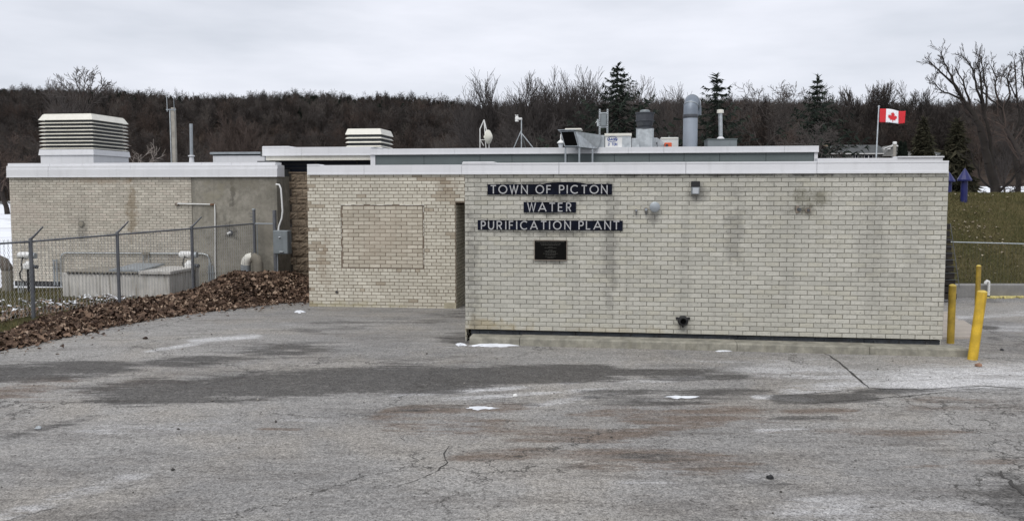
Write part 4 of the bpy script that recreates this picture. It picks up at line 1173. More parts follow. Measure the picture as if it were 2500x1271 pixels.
# slotted post frame with panel
t = rootpx('panel_antenna', 'grey panel aerial between two slotted steel posts', 'antenna', 1473, 364, VP + 2.2); k = pxm(VP + 2.2, 1473)
for x in (-9.5, 9.5):
    o = MB().box((x - 1.9) * k, (x + 1.9) * k, -.02, .02, -.2, 97 * k).build('post', m_galv, t)
    m_ = MB()
    for i in range(14): m_.box((x - .7) * k, (x + .7) * k, -.024, -.021, (24 + i * 5.2) * k, (26.6 + i * 5.2) * k)
    m_.build('slot', m_dark, o)
MB().box(-7.5 * k, 7.5 * k, -.03, .01, 86 * k, 89 * k).build('crossbar', m_galv, t); MB().box(-7.5 * k, 7.5 * k, -.03, .01, 52 * k, 55 * k).build('crossbar', m_galv, t)
MB().bbox(-6.5 * k, 6.5 * k, -.09, -.03, 55 * k, 84 * k, .008).build('panel', m_greybox, t)
MB().bbox(-16 * k, -11.5 * k, -.07, -.02, 55 * k, 72 * k, .006).build('side_box', m_galv, t)
MB().add([(-20 * k, -.05, 63 * k), (-15 * k, -.05, 66 * k), (-16 * k, -.05, 69 * k), (-20 * k, -.02, 63 * k), (-15 * k, -.02, 66 * k), (-16 * k, -.02, 69 * k)], [(0, 1, 2), (5, 4, 3), (0, 3, 4, 1), (1, 4, 5, 2), (2, 5, 3, 0)]).build('fin', m_whitep, t)
# exhaust fan on a square duct
vF = VP + .75
t = rootpx('exhaust_fan', 'dark round exhaust fan on a square galvanised duct', 'fan', 1574, 368, vF); k = pxm(vF, 1574)
MB().bbox(-20 * k, 20 * k, 0, 40 * k, -.2, 54 * k, .006).build('duct', m_galv, t)
m_ = MB()
for x in (-21.5, 18.5): m_.box(x * k, (x + 3) * k, -.012, .0, -.1, 54 * k)
m_.build('duct_corner', m_galvd, t)
cc = (0, 20 * k, 0)
MB().lathe([(22 * k, 54.5 * k), (22 * k, 58 * k), (17 * k, 59 * k), (20 * k, 65 * k), (21.5 * k, 73 * k)], cc, 24).build('fan_base', m_dark, t, True)
MB().lathe([(24 * k, 73.3 * k), (24 * k, 75.5 * k), (21.5 * k, 76 * k), (22.5 * k, 92 * k), (24.5 * k, 92.5 * k), (24.5 * k, 94.5 * k), (20 * k, 95 * k)], cc, 24).build('fan_drum', m_dark, t, True)
MB().lathe([(12.5 * k, 95.2 * k), (12.5 * k, 98 * k), (11 * k, 101 * k), (7 * k, 102 * k)], cc, 20).build('fan_cap', m_greybox, t, True)
# boxes right of the fan
t = rootpx('fan_housing', 'white sloped fan housing right of the square duct', 'housing', 1606, 366, VP + 1.1); k = pxm(VP + 1.1, 1606)
MB().add([(-12 * k, 0, -.1), (13 * k, 0, -.1), (13 * k, 0, 20 * k), (-2 * k, 0, 30 * k), (-12 * k, 0, 30 * k), (-12 * k, .5, -.1), (13 * k, .5, -.1), (13 * k, .5, 20 * k), (-2 * k, .5, 30 * k), (-12 * k, .5, 30 * k)],
         [(0, 1, 2, 3, 4), (9, 8, 7, 6, 5), (0, 5, 6, 1), (1, 6, 7, 2), (2, 7, 8, 3), (3, 8, 9, 4), (4, 9, 5, 0)]).build('casing', m_galv, t)
MB().tube([(-2 * k, -.02, 14 * k), (-4 * k, -.03, 17 * k), (-2 * k, -.02, 19 * k), (-1 * k, -.02, -.05)], .8 * k, 6).build('cable', m_dark, t)
t = rootpx('equipment_box', 'large weathered white box behind the orange motor housing', 'box', 1636, 366, VP + 1.8); k = pxm(VP + 1.8, 1636)
MB().bbox(-23 * k, 20 * k, 0, .7, -.15, 31 * k, .01).build('casing', m_whitep, t); MB().box(-22 * k, 19 * k, -.012, .1, 27 * k, 29 * k).build('lid_rim', m_cream, t); MB().tube([(-2 * k, .2, 31 * k), (-2 * k, .2, 36 * k)], .6 * k, 6).build('pin', m_galv, t)
t = rootpx('motor_housing', 'small orange motor housing beside the gooseneck duct', 'motor', 1630, 366, VP + .7); k = pxm(VP + .7, 1630)
MB().bbox(-8 * k, 10 * k, 0, .2, -.05, 18 * k, .015).build('casing', m_orange, t); MB().tube([(-2 * k, -.01, 11 * k), (-2 * k, .01, 11 * k)], 3.5 * k, 12).build('dial', m_dark, t); MB().bbox(-10 * k, -8.2 * k, .03, .17, 2 * k, 14 * k, .004).build('end_plate', m_galvd, t)
# gooseneck
vG = VP + 1.3
t = rootpx('gooseneck_duct', 'tall grey gooseneck duct bending over to the right', 'duct', 1684.5, 368, vG); k = pxm(vG, 1684)
r0 = 17.8 * k
MB().tube([(0, 0, -.2), (0, 0, 80 * k)], r0, 24).build('riser', m_greybox if False else mat('grey_blue_duct', (.33, .37, .42), .5, .2, var=.06, scale=5, streak=.12), t, True)
MB().lathe([(r0 * 1.03, 80 * k), (r0 * 1.05, 82 * k), (r0 * 1.05, 88 * k), (r0 * 1.02, 89 * k)], n=24).build('collar', m_dark, t, True)
Rb = 27 * k
pts = [(0, 0, 88 * k), (0, 0, 98 * k)] + [(.26 * Rb * (1 - math.cos(rad(a))), .96 * Rb * (1 - math.cos(rad(a))), 98 * k + Rb * .95 * math.sin(rad(a))) for a in range(15, 181, 15)]
pts.append((pts[-1][0], pts[-1][1], pts[-1][2] - 6 * k))
m_ = MB(); m_.tube(pts, r0 * .98, 24); m_.build('elbow', mat('dark_grey_duct', (.20, .23, .27), .45, .3, var=.12, scale=5), t, True)
for i in (3, 6, 9):
    p = np.array(pts[i]); d = np.array(pts[i + 1]) - np.array(pts[i - 1]); d /= np.linalg.norm(d)
    MB().tube([p - d * .012, p + d * .012], r0 * 1.03, 24).build('seam', m_galvd, t, True)
# grey box with flue
t = rootpx('flue_box', 'grey metal roof box carrying a white capped flue', 'flue', 1763, 366, VP + 1.5); k = pxm(VP + 1.5, 1763)
MB().bbox(-36 * k, 36 * k, 0, .8, -.15, 27 * k, .008).build('box', m_greybox, t); MB().box(-37 * k, 37 * k, -.015, .8, 25 * k, 28 * k).build('lid', m_grey, t)
MB().lathe([(12 * k, 28.2 * k), (6 * k, 34 * k), (5.5 * k, 35 * k)], (0, .35, 0), 16).build('cone', m_white, t, True)
MB().tube([(0, .35, 34 * k), (-2 * k, .35, 96 * k)], 5 * k, 14).build('flue', m_galv, t, True); MB().lathe([(8.5 * k, 94 * k), (8.5 * k, 102 * k), (6 * k, 103 * k)], (-2 * k, .35, 0), 16).build('cap', m_cream, t, True)
# vent pipe at far right
t = rootpx('vent_pipe', 'capped grey vent pipe standing left of the two dark cedars', 'pipe', 2183, 396, 5.6); k = pxm(5.6, 2183)
MB().tube([(0, 0, -.25), (0, 0, 46 * k)], 4 * k, 12).build('pipe', m_wood, t, True); MB().lathe([(5 * k, 46 * k), (5 * k, 50.5 * k), (4 * k, 52.5 * k)], n=14).build('cap', m_whitep, t, True)

# ------------------------------------------------------------------ chain link fence, left
t = thing('chain_link_fence', 'grey chain link fence running along the leaf drift', 'fence')
kp = [-.345, 0, .311, .647, 1.0]
railz = lambda k: 1.36 + .09 * max(0, k)
tops = []
for k_ in kp:
    p = fence_at(k_); zt = railz(k_); tops.append((p[0], p[1], zt))
    MB().tube([(p[0], p[1], -.25), (p[0], p[1], zt + (.05 if k_ < .9 else .36))], .034 if k_ < .9 else .038, 10).build('post', m_post, t, True)
    if k_ < .9:
        MB().tube([(p[0], p[1], zt + .04), (p[0] + .06, p[1] - .0, zt + .09), (p[0] + .24, p[1], zt + .27)], [.026, .02, .015], 8).build('barb_arm', m_post, t, True)
    else:
        m_ = MB()
        for dz in (.1, .18, .26): m_.box(p[0] - .10, p[0] - .03, p[1] - .012, p[1] + .012, zt + dz - .008, zt + dz + .008)
        m_.build('barb_clip', m_post, t); MB().lathe([(.05, zt + .355), (.05, zt + .38), (.03, zt + .39)], (p[0], p[1], 0), 10).build('post_cap', m_galv, t)
ends = [fence_at(-1.0)]; ends = [(ends[0][0], ends[0][1], railz(0))] + tops
MB().tube(ends, .018, 8).build('top_rail', m_post, t, True)
GP = W(wall(670, 580, VS - 1.3)[0], VS - 1.3)
def chain(pa, pb, h0a, h0b, zta, ztb, sp=.080, r=.0036):
    vs, fs = [], []
    d = np.array(pb[:2]) - np.array(pa[:2]); Ln = np.linalg.norm(d); d = d / Ln; nrm = np.array((-d[1], d[0]))
    n = int(Ln / sp); hgt = 1.42; m = int(hgt / sp) + 1
    P, Q = [], []
    for i in range(n + 1):
        for s in (0, 1):
            # each wire zigzags: half pitch left/right
            for j in range(m):
                x0 = (i + (.5 if (j + s) % 2 else 0)) * sp; x1 = (i + (0 if (j + s) % 2 else .5)) * sp
                if s: x0, x1 = x0 + 0, x1 + 0
                zt0 = zta + (ztb - zta) * x0 / Ln; zt1 = zta + (ztb - zta) * x1 / Ln
                P.append((x0, zt0 + .03 - j * sp)); Q.append((x1, zt1 + .03 - (j + 1) * sp))
    P, Q = np.array(P), np.array(Q)
    A = np.stack((pa[0] + d[0] * P[:, 0], pa[1] + d[1] * P[:, 0], P[:, 1]), -1); B = np.stack((pa[0] + d[0] * Q[:, 0], pa[1] + d[1] * Q[:, 0], Q[:, 1]), -1)
    return tubes(A, B, np.full(len(A), r), np.full(len(A), r))
def tubes(A, B, ra, rb, n=3):
    """all segments as open n-sided prisms; numpy"""
    D = B - A; D = D / (np.linalg.norm(D, axis=1)[:, None] + 1e-9)
    ref = np.where(np.abs(D[:, 2:3]) < .9, np.array([[0, 0, 1.0]]), np.array([[1.0, 0, 0]]))
    X = np.cross(D, ref); X /= np.linalg.norm(X, axis=1)[:, None] + 1e-9
    Yv = np.cross(D, X)
    ring = []
    for C_, r in ((A, ra), (B, rb)):
        for k in range(n):
            a = 2 * math.pi * k / n
            ring.append(C_ + (X * math.cos(a) + Yv * math.sin(a)) * np.asarray(r)[:, None])
    v = np.stack(ring, 1).reshape(-1, 3)
    o = (np.arange(len(A)) * 2 * n)[:, None]
    f = np.concatenate([o + [[k, (k + 1) % n, n + (k + 1) % n, n + k]] for k in range(n)])
    return v, f
v1, f1 = chain(fence_at(-1.0), fence_at(1.0), 0, 0, railz(0), railz(1))
link('chain_link_mesh', npmesh('chain_link_mesh', v1, f1, m_wire), t)
# gate post by the stone wall and its short panel
gp_ = W(wall(671, 560, VS - 1.15)[0], VS - 1.15)
MB().tube([(gp_[0], gp_[1], -.25), (gp_[0], gp_[1], wall(671, 513, VS - 1.15)[1])], .048, 10).build('gate_post', m_post, t, True)
zr_ = wall(660, 546, VS - 1.15)[1]
MB().tube([tops[-1], (gp_[0], gp_[1], zr_)], .017, 8).build('gate_rail', m_galvd, t, True)
MB().tube([(tops[-1][0] + .07, tops[-1][1], zr_ - .02), (tops[-1][0] + .08, tops[-1][1], .1)], .012, 6).build('gate_upright', m_galvd, t)
# meter box
t = thing('meter_box', 'grey electrical meter box beside the stone wall', 'meter box', (gp_[0], gp_[1], 0), ROT)
zt, zb = wall(690, 562, VS - 1.3)[1], wall(690, 619, VS - 1.3)[1]
xa, xb = wall(670, 590, VS - 1.35)[0] - wall(671, 590, VS - 1.15)[0], wall(706, 590, VS - 1.35)[0] - wall(671, 590, VS - 1.15)[0]
MB().bbox(xa, xb, -.30, -.06, zb, zt, .012).build('cabinet', m_greybox, t)
MB().bbox(xa + .01, xb - .01, -.312, -.302, zb + .02, zt - .01, .004).build('door', m_greybox, t)
MB().box(xa + .09, xb - .15 + .05, -.318, -.3125, zt - .22, zt - .12).build('window', m_black, t)
MB().lathe([(.03, 0), (.028, .012), (.01, .016)], n=14).build('dial', m_frost, t, loc=((xa + xb) / 2 - .01, -.322, zt - .17), rz=0)
t.children[-1].rotation_euler = (rad(90), 0, 0)
MB().bbox((xa + xb) / 2 - .02, (xa + xb) / 2 + .09, -.345, -.313, zb + .045, zb + .075, .006).build('latch', m_galv, t)
u0 = wall(671, 590, VS - 1.15)[0]
cpts = [(676, 450), (684, 451), (688, 460), (690, 485), (692, 515), (690, 533), (683, 552), (682, 562)]
MB().tube([(wall(x, y, VS - 1.2)[0] - u0, -.12, wall(x, y, VS - 1.2)[1]) for x, y in cpts], .022, 10).build('conduit', m_whitep, t, True)
MB().tube([(wall(680, 620, VS - 1.2)[0] - u0, -.12, zb), (wall(680, 690, VS - 1.2)[0] - u0, -.12, .05)], .02, 8).build('lower_conduit', m_galvd, t)
MB().tube([(xb + .01, -.1, zt), (xb + .01, -.1, zt + .14)], .006, 6).build('aerial', m_dark, t)

# ------------------------------------------------------------------ yard equipment
# concrete chamber
vB = VL - 2.35
u0, zb = wall(153, 728, vB); u1, _ = wall(415, 735, vB); zt = wall(300, 668, vB)[1]
t = thing('concrete_chamber', 'low stained concrete chamber with metal lids behind the fence', 'chamber', W((u0 + u1) / 2, vB, -.25), ROT)
w = (u1 - u0) / 2; h = zt + .25
MB().bbox(-w, w, 0, 1.35, -.05, h, .015).build('body', m_conc2, t)
MB().bbox(-w + .12, w * .42, -.03, 1.2, h + .002, h + .05, .008).build('lid', m_conc, t)
m_ = MB(); m_.add([(-w * .1, -.02, h + .055), (w * .48, -.02, h + .055), (w * .42, 1.15, h + .11), (-w * .15, 1.15, h + .11), (-w * .1, -.02, h + .095), (w * .48, -.02, h + .095), (w * .42, 1.15, h + .15), (-w * .15, 1.15, h + .15)],
                  [(0, 3, 2, 1), (4, 5, 6, 7), (0, 1, 5, 4), (1, 2, 6, 5), (2, 3, 7, 6), (3, 0, 4, 7)]); m_.build('raised_lid', m_galvd, t)
MB().bbox(w * .46, w + .06, -.06, 1.25, h + .003, h + .075, .008).build('slab_lid', m_conc2, t)
m_ = MB()
for x in np.arange(-w + .2, w, .11): m_.box(x - .02, x + .02, -.045, -.032, h - .02, h + .03)
m_.build('lid_rib', m_black, t)
# valve actuators
def actuator(px, pytop, pybase, v, label):
    u, zt = wall(px, pytop, v); g = -.22
    t = thing('valve_actuator', label, 'valve', W(u, v, g), ROT, 'white electric valve actuators in the yard')
    h = zt - g
    MB().tube([(.03, .03, -.1), (.03, .03, h - .42)], .085, 14).build('pedestal', m_black, t, True)
    MB().lathe([(.10, h - .42), (.12, h - .40), (.12, h - .30), (.07, h - .26), (.05, h - .22)], (.0, 0, 0), 16).build('gearbox', m_whitep, t, True)
    m_ = MB(); m_.tube([(-.24, -.02, h - .08), (-.20, -.02, h - .08), (.0, 0, h - .08), (.06, 0, h - .08)], [.06, .085, .085, .06], 14); m_.build('motor', m_whitep, t, True)
    MB().tube([(.06, 0, h - .09), (.2, .01, h - .09)], [.075, .075], 12).build('switch_housing', m_galvd, t, True)
    MB().tube([(-.06, -.0, h - .09), (-.03, -.02, h - .09)], .09, 14).build('band', m_black, t)
    MB().tube([(.1, -.02, h - .34), (.26, -.03, h - .36)], [.035, .05], 10).build('handwheel_hub', m_dark, t, True)
    MB().tube([(-.1, -.06, h - .14), (-.13, -.08, h - .3), (-.10, -.09, h - .42), (-.16, -.1, h - .5), (-.15, -.1, h - .64), (-.05, -.09, h - .74), (.0, -.08, h - .72)], .018, 8).build('hose', m_rubber, t, True)
    for x in (-.2, -.13, -.06): MB().tube([(x, -.12, -.05), (x, -.12, .28)], .015, 8).build('conduit', m_galv, t)
actuator(68, 615, 720, VL - 1.9, 'white valve actuator on a black pedestal, leftmost behind the fence')
actuator(462, 613, 690, VL - 1.25, 'white valve actuator standing right of the concrete chamber')
m_dirtp = mat('dirty_brown_pipe', (.13, .11, .09), .85, var=.3, scale=8)
# bent vent pipe at left edge
u, z0_ = wall(20, 720, VL - 1.6); zt = wall(20, 660, VL - 1.6)[1]
t = thing('vent_pipe', 'thick grey bent vent pipe at the left edge of the yard', 'pipe', W(u, VL - 1.6, -.25), ROT)
h = zt + .25
MB().tube([(0, 0, -.05), (0, 0, h)], .13, 18).build('riser', m_conc, t, True)
MB().tube([(0, 0, h + .003), (0, 0, h + .06), (-.07, -.03, h + .22), (-.22, -.08, h + .31), (-.36, -.12, h + .22), (-.42, -.14, h + .08)], [.125, .135, .125, .12, .115, .115], 18).build('elbow', m_dirtp, t, True)
# wall conduits
u0, _ = wall(150, 640, VL)
t = thing('wall_conduit', 'long thin conduit loop fixed across the left brick wall', 'conduit', W(u0, VL, 0), ROT)
loop = [(149, 700), (149, 628), (152, 620), (160, 617), (340, 618), (495, 619), (506, 622), (511, 632), (512, 700)]
MB().tube([(wall(x, y, VL - .05)[0] - u0, -.05, max(-.32, wall(x, y, VL - .05)[1])) for x, y in loop], .018, 8).build('pipe', m_galv, t, True)
for px in (353, 366): MB().tube([(wall(px, 620, VL)[0] - u0, -.05, wall(px, 618, VL)[1]), (wall(px, 660, VL)[0] - u0, -.05, wall(px, 655, VL)[1])], .013, 6).build('drop', m_galv, t)
a = wall(359, 619, VL); MB().bbox(a[0] - u0 - .11, a[0] - u0 + .11, -.09, -.01, a[1] - .03, a[1] + .05, .008).build('junction_box', m_conc, t)
t = thing('conduit_cluster', 'short pair of upright conduits left of the concrete chamber', 'conduit', W(wall(142, 690, VL)[0], VL - .08, -.25), ROT)
hh = wall(142, 636, VL)[1] + .25
for x in (-.04, .04): MB().tube([(x, 0, 0), (x, 0, hh)], .02, 8).build('pipe', m_galvd, t)
MB().box(-.09, .1, -.022, .06, hh * .72, hh * .74).build('strap', m_galvd, t); MB().box(-.07, .07, -.03, .03, hh + .001, hh + .03).build('cap', m_galvd, t)
t = thing('conduit_cluster', 'three upright conduits against the concrete wall by the leaf drift', 'conduit', W(wall(519, 690, VL)[0], VL - .08, -.25), ROT)
hh = wall(519, 640, VL)[1] + .25
for x in (-.06, 0, .06): MB().tube([(x, 0, 0), (x, 0, hh - abs(x) * 1.2)], .018, 8).build('pipe', m_galvd, t)
MB().box(-.1, .1, -.022, .06, hh * .6, hh * .62).build('strap', m_galvd, t)
u0, _ = wall(433, 498, VL)
t = thing('wall_pipe', 'pale bent pipe from the brick down the concrete wall', 'pipe', W(u0, VL, 0), ROT)
pts = [(433, 497), (524, 499), (525, 520), (526, 690)]
MB().tube([(wall(x, y, VL - .04)[0] - u0, -.04, wall(x, y, VL - .04)[1]) for x, y in pts], .019, 8).build('pipe', m_whitep, t, True)
z = wall(433, 498, VL)[1]; MB().lathe([(.05, 0), (.048, .05), (.02, .055)], n=14).build('junction_box', m_bronze, t, loc=(0, -.003, z)).rotation_euler = (rad(90), 0, 0)
a = wall(522, 499, VL); MB().bbox(a[0] - u0 - .07, a[0] - u0 + .04, -.07, -.01, a[1] - .022, a[1] + .022, .006).build('rusty_joint', mat('rust', (.16, .08, .04), .9), t)
u0, z = wall(199, 546, VL)
t = thing('wall_cover', 'round grey cover plate on the left brick wall', 'cover', W(u0, VL, z), ROT)
MB().tube([(0, -.003, 0), (0, -.02, 0)], .09, 18).build('plate', mat('grey_mortar_plug', (.20, .19, .165), .9, var=.3, scale=15), t); MB().tube([(0, -.0205, 0), (0, -.03, 0)], .065, 16).build('boss', m_conc, t)
u0, z = wall(563, 568, VL)
t = thing('wall_spout', 'small white spout on the stained concrete wall', 'spout', W(u0, VL, z), ROT)
MB().lathe([(.07, 0), (.065, .012), (.03, .015)], n=14).build('flange', m_dark, t, loc=(0, -.006, 0)).rotation_euler = (rad(90), 0, 0)
MB().tube([(0, -.01, 0), (-.01, -.07, .0), (-.03, -.11, -.03)], [.035, .032, .03], 12).build('spout', m_whitep, t, True)
# silver gooseneck pipe behind leaves
vK = VL - .55
u0, zt = wall(607, 618, vK); k = pxm(vK, 607)
t = thing('gooseneck_pipe', 'shiny silver gooseneck pipe rising from the leaf drift', 'pipe', W(u0, vK, -.25), ROT)
h = zt + .25
MB().tube([(-8 * k, -.0, h - 52 * k), (-8 * k, 0, h - 27 * k)], 11 * k, 16).build('outlet', m_galvd, t, True)
MB().tube([(-8 * k, 0, h - 27 * k), (-6 * k, 0, h - 18 * k), (0, 0, h - 11 * k), (8 * k, .02, h - 9 * k)], [11 * k, 11.5 * k, 11.5 * k, 11 * k], 16).build('elbow', m_cream, t, True)
MB().tube([(8 * k, .02, h - 9.2 * k), (17 * k, .03, h - 14 * k), (21 * k, .03, h - 26 * k), (22 * k, .03, -.1)], 12 * k, 16).build('riser', m_conc, t, True)

# ------------------------------------------------------------------ right side: bollards, pipes, fence
def bollard(px, pbase, ptop, wpx, Y, label, lean, m):
    b = at(px, pbase, Y); h = (pbase - ptop) / F * Y * 1.005
    t = thing('bollard', label, 'bollard', (b[0], b[1], b[2]), 0, 'yellow steel bollards')
    r = wpx / F * Y / 2
    m_ = MB(); m_.tube([(-lean * .03, 0, -.05), (lean * h * .5, 0, h * .5), (lean * h, 0, h)], r, 20); m_.build('pipe', m, t, True)
    m2 = MB(); m2.lathe([(r * 1.0, 0), (r * .93, .012), (r * .5, .026), (r * .1, .03)], (lean * h, 0, h), 20); m2.build('cap', mat('bollard_cap', (.60, .45, .10), .7, var=.2, scale=9), t, True)
bollard(2375, 869, 711, 23, 10.95, 'bright yellow bollard leaning right at the kerb end', .105, m_yel)
bollard(2320.5, 834, 696, 17, 12.15, 'dull yellow bollard standing tight to the building corner', .0, m_yeld)
bollard(2386, 737, 649, 11.5, 17.4, 'thin yellow bollard farthest back near the white bent pipe', .0, m_yeld)
p = onground(2413, 727); Y = p[1]; k = Y / F
t = thing('bent_pipe', 'small white bent pipe standing before the yellow strip', 'pipe', p)
MB().tube([(0, 0, -.05), (0, 0, 6 * k)], 3.6 * k, 10).build('foot', m_black, t); MB().tube([(0, 0, 6 * k), (0, 0, 36 * k), (-1 * k, 0, 40 * k), (-5 * k, 0, 42 * k), (-8 * k, 0, 39 * k), (-9 * k, 0, 35 * k)], [3 * k, 3 * k, 3.6 * k, 3.6 * k, 3.6 * k, 3.3 * k], 12).build('pipe', m_whitep, t, True)
# yellow painted strip
m_ = MB(); rr = random.Random(8)
xs_ = np.linspace(2402, 2500, 22); up, dn = [], []
for x in xs_:
    f = (x - 2402) / 98
    up.append(onground(x, 719 + f * 3 + rr.uniform(-.8, .8))); dn.append(onground(x, 729 - f * 2 + rr.uniform(-2, 1.5)))
vs = [p + np.array((0, 0, .03)) for p in dn] + [p + np.array((0, 0, .05)) for p in up] + [p + np.array((0, 0, -.02)) for p in dn]
n = len(xs_); fs = [(i, i + 1, n + i + 1, n + i) for i in range(n - 1)] + [(2 * n + i, 2 * n + i + 1, i + 1, i) for i in range(n - 1)]
tag(m_.add(vs, fs).build('painted_kerb', m_yelk), kind='structure')
# concrete pad beside the wing
def sheet(name, pts, z, m, kind='structure', thick=.05):
    P = [onground(*p) for p in pts]; n = len(P)
    vs = [p + np.array((0, 0, z)) for p in P] + [p + np.array((0, 0, z - thick)) for p in P]
    fs = [tuple(range(n))] + [(i, i + n, (i + 1) % n + n, (i + 1) % n) for i in range(n)]
    return tag(MB().add(vs, fs).build(name, m), kind=kind)
m_pad = mat('pinkish_concrete_pad', (.40, .355, .305), .92, var=.12, scale=4, bump=.3, bscale=40)
sheet('concrete_pad', [(2290, 828), (2372, 826), (2372, 797), (2352, 785), (2290, 784)], .03, m_pad)
sheet('concrete_pad', [(2290, 784), (2340, 784), (2328, 762), (2290, 762)], .02, m_pad)
MB().box(-.0, .03, .15, 1.6, -.02, .42).build('corner_guard', m_cream, bw, loc=(RU1 + .004, 0, 0))
# timber crib wall beside the wing, holding the bank
t = thing('crib_wall', 'dark timber crib wall edge beside the wing and bank', 'wall', W(RU1, 0, 0), ROT)
a0 = at(2309, 690, 17.8); 
xb0 = at(2336, 690, 18.2)
zt_ = at(2312, 545, 18.2)[2]; zb_ = at(2312, 690, 18.2)[2]
t.location = (at(2309, 690, 18.2)[0], 18.2, 0); t.rotation_euler = (0, 0, 0)
wb = xb0[0] - at(2309, 690, 18.2)[0]
n = 11
for i in range(n):
    z0 = -.2 + (zt_ + .2) * i / n; z1_ = -.2 + (zt_ + .2) * (i + 1) / n
    wi = max(.03, wb * (1 - (i + .5) / n))
    MB().bbox(-.5, wi, -.05, .25, z0 + .012, z1_ - .012, .01).build('timber', m_timber, t)
for i in range(1, 8): 
    z0 = zb_ + (zt_ - zb_) * (i - .5) / 9
    MB().box(-.4, wb * (1 - (i - .3) / 9), -.075, -.06, z0 - .004, z0 + .004).build('wire', m_post, t)
MB().tube([(wb + .03, -.06, zb_ - .1), (.02, -.06, zt_)], .008, 6).build('edge_rail', m_post, t)
# fence on the right
t = thing('chain_link_fence', 'thin chain link fence in front of the grassy bank', 'fence')
pa, pb = at(2300, 590, 18.6), at(2700, 600, 17.4)
MB().tube([pa, at(2500, 595, 18.0), pb], .013, 8).build('top_rail', m_galvd, t, True)
for px, Y in ((2302, 18.6), (2700, 17.4)):
    p = at(px, 600, Y); MB().tube([(p[0], p[1], -.3), (p[0], p[1], at(px, 592, Y)[2] + .03)], .03, 8).build('post', m_galvd, t, True)
v1, f1 = chain(pa, pb, 0, 0, pa[2] - .02, pb[2] - .02, .07, .0008)
link('chain_link_mesh', npmesh('chain_link_mesh', v1, f1, m_post), t)
# blue vents
def bluevent(px, pb_, pt_, Y, wcone, wpole, label):
    b = at(px, pb_, Y); h = (pb_ - pt_) / F * Y
    t = thing('vent_pipe', label, 'vent', b, 0, 'blue cone-topped vents on the bank'); rc, rp = wcone / F * Y / 2, wpole / F * Y / 2
    MB().tube([(0, 0, -.4), (0, 0, h * .66)], rp, 16).build('pole', m_blue, t, True)
    MB().lathe([(rc * .9, h * .63), (rc, h * .64), (rc, h * .68), (rc * .05, h)], n=10).build('cone', m_blue, t)
bluevent(2352.5, 496, 411, 23.2, 33, 15.5, 'blue cone-topped vent standing on the near slope of the bank')
bluevent(2315, 486, 420, 26.5, 29, 14, 'blue cone-topped vent partly hidden behind the wing corner')

# ------------------------------------------------------------------ small debris and snow on the lot
def blobpatch(name, pts, z, m, label, cat, hump=.02):
    P = np.array([onground(*p) for p in pts]); c_ = P.mean(0)
    vs = [c_ + np.array((0, 0, z + hump))]; n = len(P)
    for p in P: vs.append(c_ + (p - c_) * .6 + np.array((0, 0, z + hump * .7)))
    for p in P: vs.append(p + np.array((0, 0, z)))
    fs = [(0, 1 + i, 1 + (i + 1) % n) for i in range(n)] + [(1 + i, 1 + n + i, 1 + n + (i + 1) % n, 1 + (i + 1) % n) for i in range(n)]
    return tag(MB().add(vs, fs).build(name, m, smooth=True), label, cat)
def ellpatch(cx, cy_, a, b, n=26, seed=1):
    rr = random.Random(seed)
    return [(cx + a * math.cos(2 * math.pi * i / n) * rr.uniform(.45, 1.15), cy_ + b * math.sin(2 * math.pi * i / n) * rr.uniform(.25, 1.2)) for i in range(n)][::-1]
blobpatch('snow_patch', ellpatch(1172, 996, 44, 4.5, seed=2), .003, m_snow, 'thin white snow patch in the middle of the lot', 'snow', .008)
blobpatch('snow_patch', ellpatch(1668, 969, 46, 4.5, seed=3), .003, m_snow, 'thin white snow patch right of the dark asphalt stain', 'snow', .008)
blobpatch('snow_patch', ellpatch(735, 761, 17, 3.4, seed=4), .003, m_snow, 'white snow strip on asphalt before the middle wing', 'snow', .03)
blobpatch('snow_patch', ellpatch(1126, 842, 15, 3.6, seed=5), .003, m_snow, 'white snow lump at the left end of the kerb', 'snow', .03)
blobpatch('snow_patch', ellpatch(1205, 844, 62, 3.5, seed=6), .003, m_snow, 'long white snow line along the kerb foot', 'snow', .035)
blobpatch('snow_patch', ellpatch(1765, 857, 22, 1.8, seed=7), .003, m_snow, 'small snow sliver at the middle of the kerb', 'snow', .015)
def pebble(px, py, r, m, label, cat, name):
    p = onground(px, py); m_ = MB(); m_.lathe([(r * .2, -.005), (r, r * .2), (r * .8, r * .7), (r * .2, r * .95)], n=9)
    rr = random.Random(px); m_.v = [(x * rr.uniform(.8, 1.3), y * rr.uniform(.7, 1.0), z_ * rr.uniform(.8, 1.2)) for x, y, z_ in m_.v]
    tag(m_.build(name, m, loc=p), label, cat)
pebble(2389, 894, .045, mat('reddish_stone', (.26, .15, .10), .9), 'small reddish stone on the lot below the leaning bollard', 'stone', 'stone')
pebble(1880, 1167, .032, m_black, 'small black lump lying on the lower right of the lot', 'debris', 'debris')
pebble(1258, 967, .03, m_whitep, 'tiny pale chip on the dark stained asphalt', 'stone', 'stone')
pebble(94, 1046, .03, m_galv, 'tiny pale chip on the left part of the lot', 'stone', 'stone')
pebble(355, 827, .04, m_leafbase, 'single dark leaf clump on asphalt near the leaf drift', 'leaf', 'leaf_clump')
pebble(2446, 855, .03, m_black, 'tiny dark lump on asphalt right of the leaning bollard', 'debris', 'debris')
o = blobpatch('plastic_bag', ellpatch(708, 717, 6, 6, seed=9), .22, mat('blue_plastic', (.03, .05, .16), .4), 'crumpled dark blue plastic scrap in the leaves', 'litter', .08)

